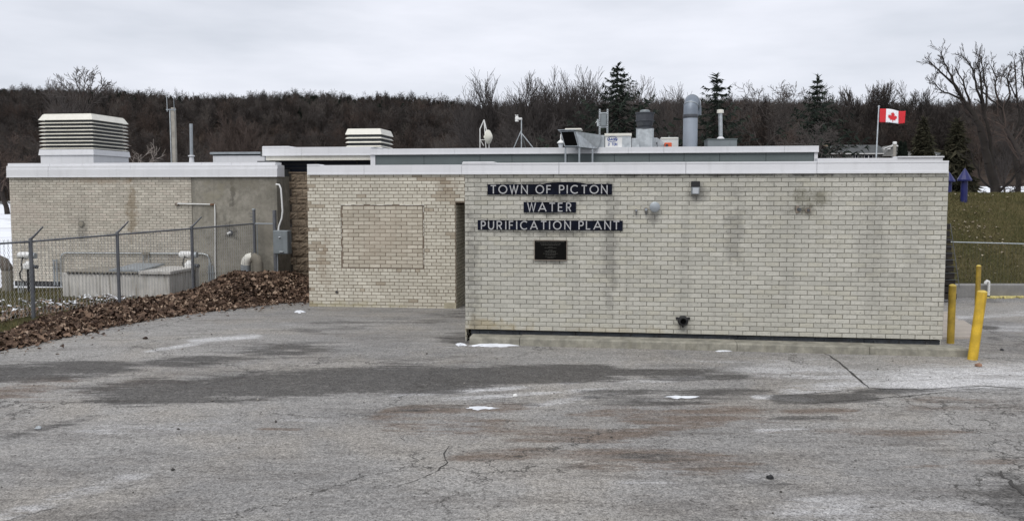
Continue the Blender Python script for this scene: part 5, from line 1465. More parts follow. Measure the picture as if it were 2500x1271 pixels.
n = 900
gx = R.uniform(-9, 9.5, n); gy = 5 + 8.5 * R.uniform(0, 1, n) ** 1.2
r_ = R.uniform(.004, .011, n) * (1 + 1.2 * (R.uniform(0, 1, n) < .06))
c0 = np.stack((gx, gy, ground_z(gx, gy) + r_ * .4), -1)
oct_ = np.array([(1, 0, 0), (0, 1, 0), (-1, 0, 0), (0, -1, 0), (0, 0, .8), (0, 0, -.6)])
v = (c0[:, None, :] + oct_[None] * r_[:, None, None] * R.uniform(.6, 1.3, (n, 6, 1))).reshape(-1, 3)
of = np.array([(0, 1, 4), (1, 2, 4), (2, 3, 4), (3, 0, 4), (1, 0, 5), (2, 1, 5), (3, 2, 5), (0, 3, 5)])
q = NT('loose_grit'); c = q.mix(q.geo.outputs['Random Per Island'], (.03, .028, .025), (.30, .28, .25))
tag(link('gravel', npmesh('gravel', v, (np.arange(n)[:, None, None] * 6 + of[None]).reshape(-1, 3), q.out(c, .9))), 'loose dark and pale grit scattered over the lot', 'grit', kind='stuff')
# ------------------------------------------------------------------ trees
def grow(rr, p, d, L_, r, lvl, maxl, segs, cfg):
    n = max(2, int(cfg['n'][min(lvl, len(cfg['n']) - 1)]))
    step = L_ / n
    d = np.array(d, float); p = np.array(p, float)
    wig = cfg['wig'] * (1 if lvl else .5)
    kids = []
    for i in range(n):
        d2 = d + np.array([rr.gauss(0, wig) for _ in range(3)]) + np.array((0, 0, cfg['up'] * (1 if lvl else .3)))
        d2 /= np.linalg.norm(d2)
        q_ = p + d2 * step
        ra = r * (1 - .75 * i / n); rb = r * (1 - .75 * (i + 1) / n)
        segs.append((lvl, p, q_, max(ra, cfg['rmin']), max(rb, cfg['rmin'])))
        f = (i + 1) / n
        if lvl < maxl and f > cfg['start'][min(lvl, len(cfg['start']) - 1)]:
            kids.append((q_, d2, f, rb))
        p, d = q_, d2
    for (q_, d2, f, rb) in kids:
        for _ in range(cfg['kids'][min(lvl, len(cfg['kids']) - 1)]):
            a = rr.uniform(0, 6.283); sp = rad(rr.uniform(*cfg['ang']))
            ref = np.array((0, 0, 1.0)) if abs(d2[2]) < .9 else np.array((1.0, 0, 0))
            x = np.cross(d2, ref); x /= np.linalg.norm(x); y = np.cross(d2, x)
            nd = d2 * math.cos(sp) + (x * math.cos(a) + y * math.sin(a)) * math.sin(sp)
            grow(rr, q_, nd, L_ * cfg['len'] * rr.uniform(.65, 1.1) * (1.15 - .45 * f), max(rb * .62, cfg['rmin']), lvl + 1, maxl, segs, cfg)
CFG = dict(n=[7, 5, 4, 3], wig=.16, up=.07, start=[.3, .2, .2, .2], kids=[2, 2, 2, 2], ang=(25, 55), len=.55, rmin=.006)
def treesegs(seed, H, r, maxl=3, cfg=None, dirs=((0, 0, 1),), base=(0, 0, 0)):
    c = dict(CFG); c.update(cfg or {})
    rr = random.Random(seed); segs = []
    for d in dirs:
        d = np.array(d, float); grow(rr, base, d / np.linalg.norm(d), H * (.62 if len(dirs) == 1 else .6), r, 0, maxl, segs, c)
    return segs
def segmesh(segs, name, m, parent=None):
    A = np.array([s[1] for s in segs]); B = np.array([s[2] for s in segs]); ra = np.array([s[3] for s in segs]); rb = np.array([s[4] for s in segs])
    v, f = tubes(A, B, ra, rb, 3 if len(segs) > 400 else 6)
    return npmesh(name, v, f, m)
def bark(name, a, b):
    q = NT(name); oi = q.n('ShaderNodeObjectInfo')
    c = q.mix(oi.outputs['Random'], a, b)
    c = q.mix(q.mapr(q.noise(1.2, 3), .35, .7, 0, .5), c, tuple(x * .6 for x in a))
    return q.out(c, .95, 0, .1)
m_barkd = bark('dark_bark', (.040, .034, .031), (.060, .050, .045))
m_barkg = bark('grey_brown_bark', (.072, .064, .060), (.105, .092, .084))
m_barkr = bark('reddish_twigs', (.080, .062, .053), (.108, .080, .067))
m_barkw = bark('ashy_bark', (.11, .095, .085), (.14, .12, .105))
m_barkp = bark('pale_bark', (.24, .21, .185), (.30, .26, .23))
def fit(segs, H):
    zt = float(np.percentile([s[2][2] for s in segs], 99)); k = H / zt
    return [(l, a * k, b * k, max(ra * k, .0), max(rb * k, .0)) for l, a, b, ra, rb in segs]
def bare_tree(px, ptop, Y, label, seed, r=.18, mt=m_barkd, mc=m_barkg, base=None, group='bare trees behind the plant', **kw):
    pt_ = at(px, ptop, Y)
    zb = float(terrain(pt_[0], Y)) if base is None else base
    H = pt_[2] - zb
    kw = dict(kw); kw['cfg'] = dict(kw.get('cfg') or {}, rmin=1.7e-4 * Y)
    sg = fit(treesegs(seed, H, r, **kw), H)
    t = thing('bare_tree', label, 'tree', (pt_[0], Y, zb - .1), 0, group)
    link('trunk', segmesh([s for s in sg if s[0] == 0], 'trunk', mt), t)
    s1 = [s for s in sg if s[0] > 0]
    link('crown', segmesh(s1, 'crown', mc), t)
    return t
def conifer(seed, H, w0, droop=.25, nb=26, per=7, needle=.35, top=.04, skirt=.12):
    """trunk segs, branch tris: tiers of drooping branches carrying hanging needle sprays"""
    rr = np.random.default_rng(seed)
    T, tri = [], []
    for i in range(nb):
        f = skirt + (1 - skirt) * i / nb
        z = H * f
        Lb = w0 * (1 - f) ** .95 * rr.uniform(.7, 1.2) + top * H * .25
        for j in range(per):
            a = 2 * math.pi * (j + rr.uniform(-.4, .4)) / per + i * 1.3
            LL = Lb * rr.uniform(.7, 1.1)
            o = np.array((math.cos(a), math.sin(a), 0)); side = np.array((-o[1], o[0], 0))
            n = 6
            pts = []
            for s in range(n + 1):
                x = s / n
                pts.append(np.array((0, 0, z)) + o * LL * x + np.array((0, 0, LL * (-droop * x * 1.5 + droop * 1.75 * x ** 3))))
            for s in range(n):
                T.append((1, pts[s], pts[s + 1], .018 * LL * (1 - s / n) + .006, .018 * LL * (1 - (s + 1) / n) + .004))
                for _ in range(5):
                    c0 = pts[s] + (pts[s + 1] - pts[s]) * rr.uniform()
                    sz = needle * rr.uniform(.5, 1.2) * (.35 + .65 * min(1, LL / w0 * 1.6))
                    sd_ = side * rr.uniform(-1, 1) + o * rr.uniform(.1, .6) + np.array((0, 0, rr.uniform(-.7, .15)))
                    sd_ /= np.linalg.norm(sd_)
                    wv = np.cross(sd_, rr.normal(size=3)); wv /= np.linalg.norm(wv)
                    tri.append((c0 - wv * sz * .16, c0 + wv * sz * .16, c0 + sd_ * sz))
    for _ in range(40):
        c0 = np.array((0, 0, H * rr.uniform(.86, 1.0))); sd_ = np.array((rr.normal() * .5, rr.normal() * .5, .5)); wv = np.cross(sd_, rr.normal(size=3)); wv /= np.linalg.norm(wv)
        sz = needle * .7; tri.append((c0 - wv * sz * .14, c0 + wv * sz * .14, c0 + sd_ * sz))
    trunk = [(0, np.array((0, 0, H * a)), np.array((0, 0, H * b)), H * .014 * (1 - a) + .02, H * .014 * (1 - b) + .02) for a, b in zip(np.linspace(0, .95, 7), np.linspace(.16, 1, 7))]
    return trunk, T, np.array(tri)
q = NT('dark_spruce_needles')
c = q.mix(q.geo.outputs['Random Per Island'], (.008, .012, .010), (.030, .040, .028))
m_needle = q.out(c, .8, 0, .15)
q = NT('dull_cedar_foliage')
c = q.mix(q.geo.outputs['Random Per Island'], (.016, .017, .010), (.055, .050, .032))
m_cedar = q.out(c, .85, 0, .1)
def crownmesh(name, T, tri, m, mb_):
    vs, fs = tubes(np.array([s[1] for s in T]), np.array([s[2] for s in T]), np.array([s[3] for s in T]), np.array([s[4] for s in T]))
    fs = np.concatenate((fs[:, :3], fs[:, [0, 2, 3]]))
    tv = tri.reshape(-1, 3); tf = np.arange(len(tv)).reshape(-1, 3)
    me = npmesh(name, np.concatenate((vs, tv)), np.concatenate((fs, tf + len(vs))), [mb_, m])
    mi = np.zeros(len(fs) + len(tf), np.int32); mi[len(fs):] = 1
    me.polygons.foreach_set('material_index', mi)
    return me
def spruce(px, ptop, Y, wpx, label, seed, droop=.25, m=m_needle, base=None, group='evergreens behind the plant', **kw):
    pt_ = at(px, ptop, Y); zb = float(terrain(pt_[0], Y)) if base is None else base
    H = pt_[2] - zb; w0 = wpx / F * Y / 2
    tr, T, tri = conifer(seed, H, w0, droop, **kw)
    t = thing('spruce_tree', label, 'tree', (pt_[0], Y, zb - .1), 0, group)
    link('trunk', segmesh(tr, 'trunk', m_barkd), t)
    link('crown', crownmesh('crown', T, tri, m, m_barkd), t)
spruce(1508, 152, 78, 560, 'tallest dark spruce, behind the square duct', 21, .35, nb=26, per=7, needle=.95, skirt=.05)
spruce(1750, 178, 74, 440, 'open dark spruce behind the white capped flue', 22, .32, nb=18, per=5, needle=.9)
spruce(1997, 183, 105, 370, 'smaller dark spruce right of the roof end', 23, .3, nb=20, per=6, needle=1.1)
spruce(2338, 288, 62, 120, 'dull dense evergreen just left of the leaning bare tree', 24, .3, m=m_cedar, nb=24, per=9, needle=.9)
spruce(2255, 285, 78, 130, 'dull evergreen with reddish twigs right of the flag', 25, .3, m=m_cedar, nb=22, per=8, needle=.9)
# two clipped cedars
def cedar(px, ptop, Y, wpx, label, seed):
    pt_ = at(px, ptop, Y); zb = float(terrain(pt_[0], Y)); H = pt_[2] - zb; w = wpx / F * Y / 2
    rr = np.random.default_rng(seed); n = 2600
    z = rr.uniform(0, 1, n); rmax = w * np.minimum(1, (1 - z) * 2.2) ** .6
    r_ = rmax * rr.uniform(.6, 1, n); a = rr.uniform(0, 6.283, n)
    c0 = np.stack((r_ * np.cos(a), r_ * np.sin(a), z * H), -1)
    d = np.stack((np.cos(a) * .4, np.sin(a) * .4, np.full(n, 1.0)), -1) + rr.normal(0, .25, (n, 3)); wv = np.cross(d, rr.normal(size=(n, 3))); wv /= np.linalg.norm(wv, axis=1)[:, None]
    tri = np.stack((c0 - wv * .09, c0 + wv * .09, c0 + d * .35), 1)
    t = thing('cedar_tree', label, 'tree', (pt_[0], Y, zb - .1), 0, 'narrow dark cedars beside the far house')
    link('trunk', segmesh([(0, np.array((0, 0, 0.)), np.array((0, 0, H * .9)), .12, .03)], 'trunk', m_barkd), t)
    tv = tri.reshape(-1, 3); link('crown', npmesh('crown', tv, np.arange(len(tv)).reshape(-1, 3), m_needle), t)
cedar(2199, 347, 140, 13, 'narrow dark cedar, left of the pair beside the far house', 1)
cedar(2209, 350, 139, 13, 'narrow dark cedar, right of the pair beside the far house', 2)
cedar(2091, 338, 185, 12, 'short dark cedar rising behind the house roof', 3)
# bare trees that stand out
VASE = dict(wig=.10, up=.10, ang=(15, 38), len=.66, start=[.25, .15, .15, .15])
OAK = dict(wig=.24, up=.04, ang=(30, 65), len=.6)
fan = lambda s: [(math.sin(a) * s, random.Random(int(a * 99)).uniform(-.3, .3), 1) for a in (-.9, -.55, -.2, .15, .5, .85)]
bare_tree(130, 205, 170, 'faint thin bare tree left of the broad ridge tree', 32, .12, maxl=3, cfg=VASE, mc=m_barkg)
bare_tree(1255, 202, 96, 'fan-shaped bare tree above the weather station', 33, .20, cfg=VASE, dirs=fan(.75))
bare_tree(1395, 193, 92, 'dense fan-shaped bare tree left of the tallest spruce', 34, .22, cfg=VASE, dirs=fan(.65))
bare_tree(1350, 205, 98, 'slanting bare tree beside the dense fan-shaped tree', 36, .15, cfg=VASE, dirs=[(-.3, 0, 1), (.1, .1, 1)])
bare_tree(1440, 200, 100, 'bare tree tucked against the left side of the tallest spruce', 35, .16, cfg=VASE, dirs=[(-.15, 0, 1), (.25, .1, 1)])
bare_tree(1572, 195, 110, 'pale thin bare tree just right of the tallest spruce', 37, .14, cfg=VASE, mc=m_barkg)
bare_tree(1640, 215, 118, 'low bare tree left of the gooseneck duct', 38, .14, cfg=VASE, dirs=[(-.4, 0, 1), (.3, 0, 1)])
bare_tree(1905, 205, 125, 'pale spreading bare tree left of the smaller spruce', 39, .16, cfg=OAK, dirs=[(-.45, 0, 1), (0, .1, 1), (.45, 0, 1)], mc=m_barkg)
bare_tree(2110, 212, 195, 'wide bare tree rising behind the flag pole', 40, .18, cfg=VASE, dirs=fan(1.0), mc=m_barkg)
bare_tree(2230, 208, 190, 'thin bare tree over the ridge right of the flag', 41, .13, cfg=VASE, mc=m_barkg)
bare_tree(2300, 225, 190, 'low twiggy bare tree between the flag and leaning tree', 46, .12, cfg=VASE, dirs=[(-.3, 0, 1), (.3, 0, 1)], mc=m_barkg)
m_barkk = bark('blackish_bark', (.020, .017, .015), (.030, .026, .023))
def limb_tree(limbs, Y, label, seed, cfg, mt=m_barkk, mc=m_barkd, twig=1.0):
    # limbs: (r0, r1, depth lean, [(px,py)...]) big limbs follow the tree's own shape, twigs grow from them
    rr = random.Random(seed); segs = []; c = dict(CFG); c.update(cfg); c['rmin'] = 2.2e-4 * Y
    for r0, r1, ya, yb, pl in limbs:
        P = []
        for i in range(len(pl) - 1):
            for q_ in range(3):
                f = q_ / 3; P.append((pl[i][0] + (pl[i + 1][0] - pl[i][0]) * f, pl[i][1] + (pl[i + 1][1] - pl[i][1]) * f))
        P.append(pl[-1]); n = len(P)
        W_ = [at(p[0] + rr.uniform(-2, 2) * min(i, 1), p[1] + rr.uniform(-2, 2) * min(i, 1), Y + ya + (yb - ya) * i / n) for i, p in enumerate(P)]
        for i in range(n - 1):
            ra, rb = r0 + (r1 - r0) * i / (n - 1), r0 + (r1 - r0) * (i + 1) / (n - 1)
            segs.append((0, W_[i], W_[i + 1], ra, rb))
            d = W_[i + 1] - W_[i]; d /= np.linalg.norm(d)
            if r0 < .15 and i > n * .25 or r0 >= .15 and i > n * .6:
                for _ in range(2):
                    a_ = rr.uniform(0, 6.283); sp = rad(rr.uniform(18, 45))
                    x = np.cross(d, (0, 1.0, 0)); x /= np.linalg.norm(x); y = np.cross(d, x)
                    nd = d * math.cos(sp) + (x * math.cos(a_) + y * math.sin(a_)) * math.sin(sp)
                    grow(rr, W_[i + 1], nd, rr.uniform(.45, 1.0) * twig, max(rb * .5, .012), 1, 3, segs, c)
    p0 = segs[0][1]
    segs = [(l, a_ - p0, b_ - p0, ra, rb) for l, a_, b_, ra, rb in segs]
    t = thing('bare_tree', label, 'tree', p0, 0, 'bare trees behind the plant')
    link('trunk', segmesh([q_ for q_ in segs if q_[0] == 0] , 'trunk', mt), t)
    link('crown', segmesh([q_ for q_ in segs if q_[0] > 0], 'crown', mc), t)
LC = dict(VASE, wig=.10, up=.09, n=[4, 4, 3, 2], kids=[1, 1, 1, 1], len=.62, start=[.1, .1, .1, .1])
limb_tree([(.30, .2, 0, 0, [(203, 330), (203, 290)]), (.14, .05, 0, -1, [(203, 290), (192, 255), (172, 222), (152, 203)]), (.12, .05, 0, 1, [(203, 290), (200, 245), (190, 210), (184, 190)]), (.12, .05, 0, 2, [(203, 290), (212, 245), (222, 210), (227, 188)]),
           (.14, .05, 0, -2, [(203, 290), (225, 248), (243, 222), (256, 208)]), (.10, .04, 0, 1, [(196, 262), (172, 240), (150, 228), (141, 222)]), (.10, .04, 0, 0, [(205, 270), (204, 235), (207, 205), (206, 186)]), (.08, .04, 0, 0, [(222, 250), (246, 238), (262, 228)])], 150,
          'broad bare tree rising over the ridge behind the large vent', 31, dict(LC, wig=.16, up=.05), mt=m_barkd, mc=m_barkg, twig=2.0)
limb_tree([(.27, .11, 0, 1, [(2432, 492), (2428, 455), (2415, 400), (2402, 350), (2392, 310), (2370, 270), (2348, 240)]),
           (.085, .025, 1, -1, [(2348, 240), (2330, 205), (2300, 180), (2270, 150)]), (.08, .025, 1, 2, [(2348, 240), (2328, 200), (2312, 165), (2296, 128)]),
           (.06, .02, 1, 0, [(2352, 246), (2325, 232), (2295, 222), (2282, 200)]), (.07, .025, 1, 2, [(2372, 272), (2362, 235), (2350, 200), (2335, 168)]),
           (.11, .07, .4, 1.5, [(2424, 430), (2420, 360), (2408, 300), (2398, 255)]), (.07, .025, 1.5, 2, [(2398, 255), (2385, 215), (2378, 175), (2356, 140)]), (.07, .025, 1.3, 1, [(2400, 262), (2396, 220), (2392, 180), (2388, 145)]), (.065, .025, 1.2, 3, [(2404, 280), (2410, 235), (2404, 190), (2396, 140)]),
           (.08, .03, 0, -2, [(2436, 470), (2470, 440), (2490, 415), (2520, 395)]), (.07, .03, .1, -1, [(2428, 462), (2400, 445), (2380, 400), (2372, 370)]), (.05, .02, 0, -2, [(2436, 484), (2480, 462), (2510, 440)])], 44,
          'big bare tree leaning left above the blue vents', 42, LC, twig=.7)
limb_tree([(.16, .09, 0, 1, [(2488, 490), (2485, 420), (2472, 350), (2450, 300), (2448, 265)]), (.075, .025, 1, 2, [(2448, 265), (2430, 225), (2432, 190), (2420, 160)]), (.065, .025, 1, -1, [(2448, 265), (2420, 245), (2400, 225), (2388, 215)]),
           (.075, .025, 1, 2, [(2450, 270), (2468, 230), (2458, 195), (2470, 165)]), (.08, .03, .5, 1, [(2472, 350), (2490, 290), (2482, 230), (2478, 150)]), (.07, .025, .7, 2, [(2490, 290), (2505, 230), (2495, 180), (2500, 140)]), (.05, .02, .9, 0, [(2482, 240), (2465, 205), (2450, 180)])], 52,
          'tall crooked bare tree at the right edge', 43, dict(LC, wig=.2), twig=.8)
bare_tree(2560, 160, 46, 'bare tree cut off by the right edge of view', 44, .2, maxl=3, cfg=dict(OAK, up=.06, kids=[2, 1, 2, 1]), dirs=[(-.25, 0, 1), (.3, .1, 1)], mc=m_barkr, base=1.2)
bare_tree(575, 285, 120, 'reddish bare tree behind the low roof hatch', 45, .16, mt=m_barkp, mc=m_barkr, cfg=VASE, dirs=[(-.3, 0, 1), (.05, .1, 1), (.35, 0, 1)])
bare_tree(352, 345, 75, 'small pale dead tree right of the large vent', 47, .07, maxl=2, mt=m_barkp, mc=m_barkp, cfg=OAK)
bare_tree(1290, 290, 85, 'pale-stemmed bare tree behind the weather station legs', 48, .09, maxl=3, mt=m_barkp, mc=m_barkg, cfg=OAK, dirs=[(-.3, 0, 1), (.2, 0, 1)])
bare_tree(1940, 300, 68, 'dull round bare tree in front of the far house', 49, .12, cfg=OAK, mc=m_barkg)
bare_tree(10, 330, 90, 'reddish bare tree at the left edge above the snow', 50, .25, cfg=OAK, mt=m_barkd, mc=m_barkr)
bare_tree(1895, 300, 80, 'brownish bare tree behind the right end of the roof', 51, .12, cfg=OAK, mc=m_barkr)
bare_tree(2460, 300, 60, 'slim brownish bare tree under the crooked tree', 52, .08, cfg=VASE, mc=m_barkg, base=1.0)

for px, pt_, Y_, lab, sd_ in ((2462, 448, 58, 'low bare shrub behind the bank at the foot of the crooked tree', 61), (2498, 440, 60, 'low bare shrub at the right edge behind the bank', 62), (2330, 452, 62, 'low bare shrub behind the two blue vents', 63), (2395, 462, 64, 'low sparse shrub left of the leaning tree trunk', 64)):
    bare_tree(px, pt_, Y_, lab, sd_, .03, maxl=2, cfg=dict(OAK, n=[4, 4, 3]), dirs=[(-.9, 0, 1), (-.3, .3, 1), (.3, -.2, 1), (.9, 0, 1)], base=1.0, mc=m_barkd, group='low shrubs behind the bank')
# far-off wood on the hillside, one mass
src = []
for i in range(9):
    sg = fit(treesegs(200 + i, 11, .15, maxl=3, cfg=dict(VASE if i % 2 else OAK, rmin=.02, n=[6, 4, 3, 2])), 11.0)
    src.append(bpy.data.objects.new('bare_tree_form', segmesh(sg, 'bare_tree_form', (m_barkg, m_barkr, m_barkg, m_barkd, m_barkr, m_barkd, m_barkg, m_barkw, m_barkd)[i])))
csrc = []
for i in range(3):
    tr, T, tri = conifer(300 + i, 9.5, 2.6, .2, nb=13, per=6, needle=1.5)
    T2 = [s for s in T if s[3] > 9] + tr
    csrc.append(bpy.data.objects.new('conifer_form', crownmesh('conifer_form', T2, tri, m_needle, m_barkd)))
def wood(name, pts, scl, forms, label):
    me = bpy.data.meshes.new(name); me.vertices.add(len(pts)); me.vertices.foreach_set('co', np.asarray(pts, np.float32).ravel())
    a = me.attributes.new('size', 'FLOAT', 'POINT'); a.data.foreach_set('value', np.asarray(scl, np.float32))
    a = me.attributes.new('turn', 'FLOAT', 'POINT'); a.data.foreach_set('value', R.uniform(0, 6.283, len(pts)).astype(np.float32))
    o = link(name, me); tag(o, label, 'wood', kind='stuff')
    c = bpy.data.collections.new(name + '_forms')
    for f in forms: c.objects.link(f)
    g = bpy.data.node_groups.new(name, 'GeometryNodeTree')
    g.interface.new_socket('Geometry', in_out='INPUT', socket_type='NodeSocketGeometry'); g.interface.new_socket('Geometry', in_out='OUTPUT', socket_type='NodeSocketGeometry')
    N = g.nodes.new
    gi, go = N('NodeGroupInput'), N('NodeGroupOutput'); ip = N('GeometryNodeInstanceOnPoints'); ci = N('GeometryNodeCollectionInfo')
    ci.inputs['Collection'].default_value = c; ci.inputs['Separate Children'].default_value = True; ci.inputs['Reset Children'].default_value = True
    ip.inputs['Pick Instance'].default_value = True
    at1 = N('GeometryNodeInputNamedAttribute'); at1.data_type = 'FLOAT'; at1.inputs[0].default_value = 'size'
    at2 = N('GeometryNodeInputNamedAttribute'); at2.data_type = 'FLOAT'; at2.inputs[0].default_value = 'turn'
    cx_ = N('ShaderNodeCombineXYZ'); l = g.links.new
    l(gi.outputs[0], ip.inputs['Points']); l(ci.outputs[0], ip.inputs['Instance']); l(at1.outputs[0], ip.inputs['Scale'])
    l(at2.outputs[0], cx_.inputs[2]); l(cx_.outputs[0], ip.inputs['Rotation']); l(ip.outputs[0], go.inputs[0])
    md = o.modifiers.new('scatter', 'NODES'); md.node_group = g
    return o
def scatter(n, y0, y1, pw=1.0):
    Y = y0 + (y1 - y0) * R.uniform(0, 1, n) ** pw
    t = R.uniform(-.82, .82, n)
    X = t * Y
    return X, Y, t
X, Y, t_ = scatter(7500, 130, 425, .8)
lim = np.where(t_ < -.1, 205, 120)
keep = (Y > lim) & ~((Y < 178) & (t_ > .34) & (t_ < .58)) & ~((Y > 375) & (t_ < .02) & (R.uniform(0, 1, len(Y)) < .85))
X, Y = X[keep], Y[keep]
Z = terrain(X, Y) - .3
wood('bare_wood', np.stack((X, Y, Z), -1), R.uniform(.65, 1.15, len(X)), src, 'brown leafless wood covering the hillside')
X, Y, t_ = scatter(8000, 270, 428, .3)
dens = np.where(t_ < .0, 1.0, .22) * np.clip((vnoise(X, Y, 60, 12) * 1.5) - .1 + (Y - 330) / 120, 0, 1)
keep = R.uniform(0, 1, len(X)) < dens
X, Y = X[keep], Y[keep]; Z = terrain(X, Y) - .3
wood('conifer_wood', np.stack((X, Y, Z), -1), R.uniform(.55, 1.05, len(X)), csrc, 'dark conifers massed along the ridge of the hill')

# ------------------------------------------------------------------ far houses, flag, shore
Yh = 158.0; kh = Yh / F
c0 = at(2100, 385, Yh); zb = c0[2] - 1.6
t = thing('house', 'long low grey bungalow with pale gable on the hillside', 'house', (c0[0], Yh, zb))
hx = lambda px: (px - 2100) * kh
hz = lambda py: at(2100, py, Yh)[2] - zb
wm = m_siding
MB().box(hx(2022), hx(2172), 0, 8, -1, hz(375)).build('wall', wm, t)
ez, rz_ = hz(375), hz(351)
m_ = MB(); m_.add([(hx(2016), -.5, ez), (hx(2176), -.5, ez), (hx(2164), 4, rz_), (hx(2036), 4, rz_), (hx(2016), 8.5, ez), (hx(2176), 8.5, ez)], [(0, 1, 2, 3), (5, 4, 3, 2), (1, 5, 2), (4, 0, 3), (0, 4, 5, 1)]); roof = m_.build('roof', m_slate, t)
MB().box(hx(2016), hx(2176), -.56, -.5, ez - .12, ez + .06).build('gutter', m_whitep, t)
MB().bbox(hx(2030), hx(2041), 3.2, 4.2, rz_ - .8, rz_ + .45, .02).build('chimney', m_stone, roof)
MB().add([(hx(2150), -1.6, ez - .6), (hx(2186), -1.6, ez - .6), (hx(2186), -1.6, hz(362)), (hx(2172), -1.6, hz(355.5)), (hx(2162), -1.6, hz(362)), (hx(2150), 3, ez - .6), (hx(2186), 3, ez - .6), (hx(2186), 3, hz(362)), (hx(2172), 3, hz(355.5)), (hx(2162), 3, hz(362))],
         [(0, 1, 2, 3, 4), (1, 6, 7, 2), (0, 4, 9, 5), (4, 3, 8, 9), (3, 2, 7, 8)]).build('gable_wall', wm, t)
MB().ribbon([(hx(2146), hz(366)), (hx(2172), hz(354.5)), (hx(2190), hz(363))], .3, -1.9, -1.62).build('gable_trim', m_whitep, t)
MB().add([(hx(2144), -1.9, hz(366)), (hx(2162), -1.9, hz(366)), (hx(2162), -1.9, hz(359.5))], [(0, 1, 2)]).build('gable_board', m_whitep, t)
for px, w_, py in ((2033, 10, 383), (2046, 7, 383), (2088, 12, 382), (2120, 22, 383), (2172, 9, 383)):
    o = MB().box(hx(px - w_ / 2), hx(px + w_ / 2), -.06 - (1.62 if px > 2160 else 0), -.003 - (1.62 if px > 2160 else 0), hz(py + 6), hz(py - 4.5)).build('window', m_whitep, t)
    m_ = MB()
    for s in (-.25, .25): m_.box(hx(px + w_ * (s - .19)), hx(px + w_ * (s + .19)), -.075 - (1.62 if px > 2160 else 0), -.062 - (1.62 if px > 2160 else 0), hz(py + 5.4), hz(py - 3.8))
    m_.build('pane', m_navy, o)
m_ = MB()
for px in (2109, 2132): m_.box(hx(px - 1.7), hx(px + 1.7), -.05, -.002, hz(389), hz(378.5))
m_.build('shutter', m_black, t)
Yh = 140.0; kh = Yh / F; c0 = at(2265, 385, Yh); zb = c0[2] - 1.6
t = thing('house', 'small dark-roofed house with pale gable right of the cedars', 'house', (c0[0], Yh, zb))
hx = lambda px: (px - 2265) * kh
hz = lambda py: at(2265, py, Yh)[2] - zb
MB().box(hx(2236), hx(2305), .4, 6, -1, hz(378.8)).build('wall', wm, t)
MB().add([(hx(2247), -.2, hz(379)), (hx(2308), -.2, hz(379)), (hx(2306), 3, hz(367)), (hx(2241), 3, hz(367)), (hx(2236), 6.3, hz(379)), (hx(2308), 6.3, hz(379))], [(0, 1, 2, 3), (5, 4, 3, 2), (1, 5, 2), (0, 4, 5, 1)]).build('roof', m_slate, t)
MB().add([(hx(2233), -.4, hz(400)), (hx(2248), -.4, hz(400)), (hx(2248), -.4, hz(379)), (hx(2240), -.4, hz(367.5)), (hx(2233), -.4, hz(379)), (hx(2233), 4, hz(400)), (hx(2248), 4, hz(400)), (hx(2248), 4, hz(379)), (hx(2240), 4, hz(367.5)), (hx(2233), 4, hz(379))], [(0, 1, 2, 3, 4), (1, 6, 7, 2), (0, 4, 9, 5), (4, 3, 8, 9), (3, 2, 7, 8)]).build('gable_wall', wm, t)
MB().ribbon([(hx(2231), hz(380)), (hx(2240), hz(366.5)), (hx(2249), hz(379)), (hx(2282), hz(379))], .14, -.6, -.42).build('gable_trim', m_whitep, t)
MB().box(hx(2252), hx(2262), .33, .39, hz(386), hz(381)).build('window', m_navy, t)
# flag
Yf = 55.0; kf = Yf / F
b = at(2139.5, 400, Yf); zt = at(2145, 262, Yf)[2]
t = thing('flag_pole', 'thin grey flag pole in front of the far bungalow', 'flag pole', (b[0], Yf, float(terrain(b[0], Yf))))
h = zt - t.location[2]
MB().tube([(-.1, 0, -.2), (at(2145.5, 262, Yf)[0] - b[0], 0, h)], [.055, .04], 10).build('pole', m_galv, t, True)
MB().lathe([(.02, h), (.07, h + .04), (.06, h + .1), (.01, h + .13)], (at(2145.5, 262, Yf)[0] - b[0], 0, 0), 10).build('finial', m_galv, t, True)
fo = at(2147, 298, Yf)
flag = thing('flag', 'red and white flag with a red maple leaf in wind', 'flag', fo)
fw, fh = 62 * kf, 32 * kf
def wave(x, z):
    s = x / fw
    return (x * .985, .10 * math.sin(s * 9 + z * .8) * s - .06 * s, z - .0 + fh * (.07 * math.sin(s * 6.0 + .4) * s - .07 * s) - (.12 * fh * s * s if z > fh * .5 else 0.02))
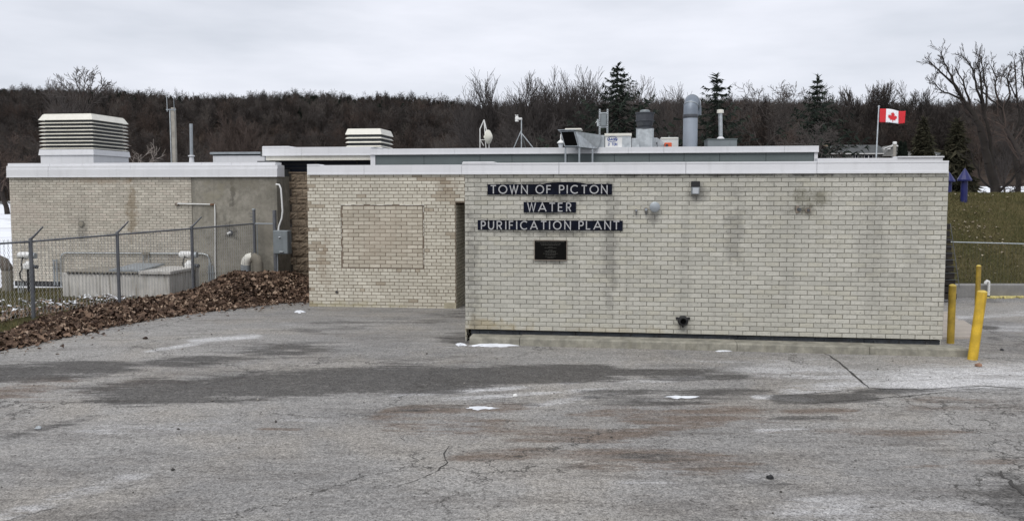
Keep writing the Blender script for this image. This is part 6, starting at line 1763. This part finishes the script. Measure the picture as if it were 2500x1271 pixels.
def cloth(x0, x1, name, m):
    n, k_ = 14, 10; b_ = MB(); vs = []
    for j in range(k_ + 1):
        for i in range(n + 1): vs.append(wave(x0 + (x1 - x0) * i / n, fh * j / k_))
    fs = [(j * (n + 1) + i, j * (n + 1) + i + 1, (j + 1) * (n + 1) + i + 1, (j + 1) * (n + 1) + i) for j in range(k_) for i in range(n)]
    o = b_.add(vs, fs).build(name, m, flag, True)
    sm_ = o.modifiers.new('thickness', 'SOLIDIFY'); sm_.thickness = .004; sm_.offset = 1
cloth(0, fw * .25, 'hoist_band', m_red); cloth(fw * .25, fw * .75, 'white_field', m_whitec); cloth(fw * .75, fw, 'fly_band', m_red)
hl = [(0, 1.0), (.10, .80), (.20, .86), (.155, .50), (.30, .66), (.335, .58), (.48, .61), (.43, .45), (.50, .40), (.26, .20), (.285, .10), (.035, .13), (.03, -.10)]
leafp = hl + [(-x, y) for x, y in hl[::-1]][:-1]
# leaf drawn as strips following the cloth, both sides a hair in front of it
b_ = MB(); pts = [(fw * .5 + x * fh * .72, fh * (.13 + y * .70)) for x, y in leafp]
vs = []
for x, z_ in pts:
    p = wave(x, z_); vs.append((p[0], p[1] - .03, p[2]))
b_.add(vs, [tuple(range(len(vs)))]).build('maple_leaf', m_red, flag)
# boulders and trees on the far shore at the left edge
for i, (px, py, w_, lab) in enumerate(((6, 484, 9, 'snow-dusted grey boulder at the far left shore'), (17, 482, 8, 'smaller snow-dusted boulder beside the left building edge'), (-6, 486, 9, 'snow-dusted boulder cut by the left picture edge'))):
    p = at(px, py, 150); r = w_ / F * 150
    m_ = MB(); m_.lathe([(r * .3, -.6), (r, -.2), (r * .9, r * .5), (r * .5, r * .95), (r * .1, r)], n=10); rr = random.Random(i); m_.v = [(x * rr.uniform(.8, 1.3), y, z_ * rr.uniform(.8, 1.2)) for x, y, z_ in m_.v]
    qn = NT('snowy_rock'); mr = qn.out(qn.mix(qn.mapr(qn.noise(1.5, 4), .5, .6), (.10, .10, .10), (.7, .72, .75)), .9)
    tag(m_.build('boulder', mr, loc=(p[0], p[1], float(terrain(p[0], p[1])))), lab, 'rock', 'boulders on the far shore')
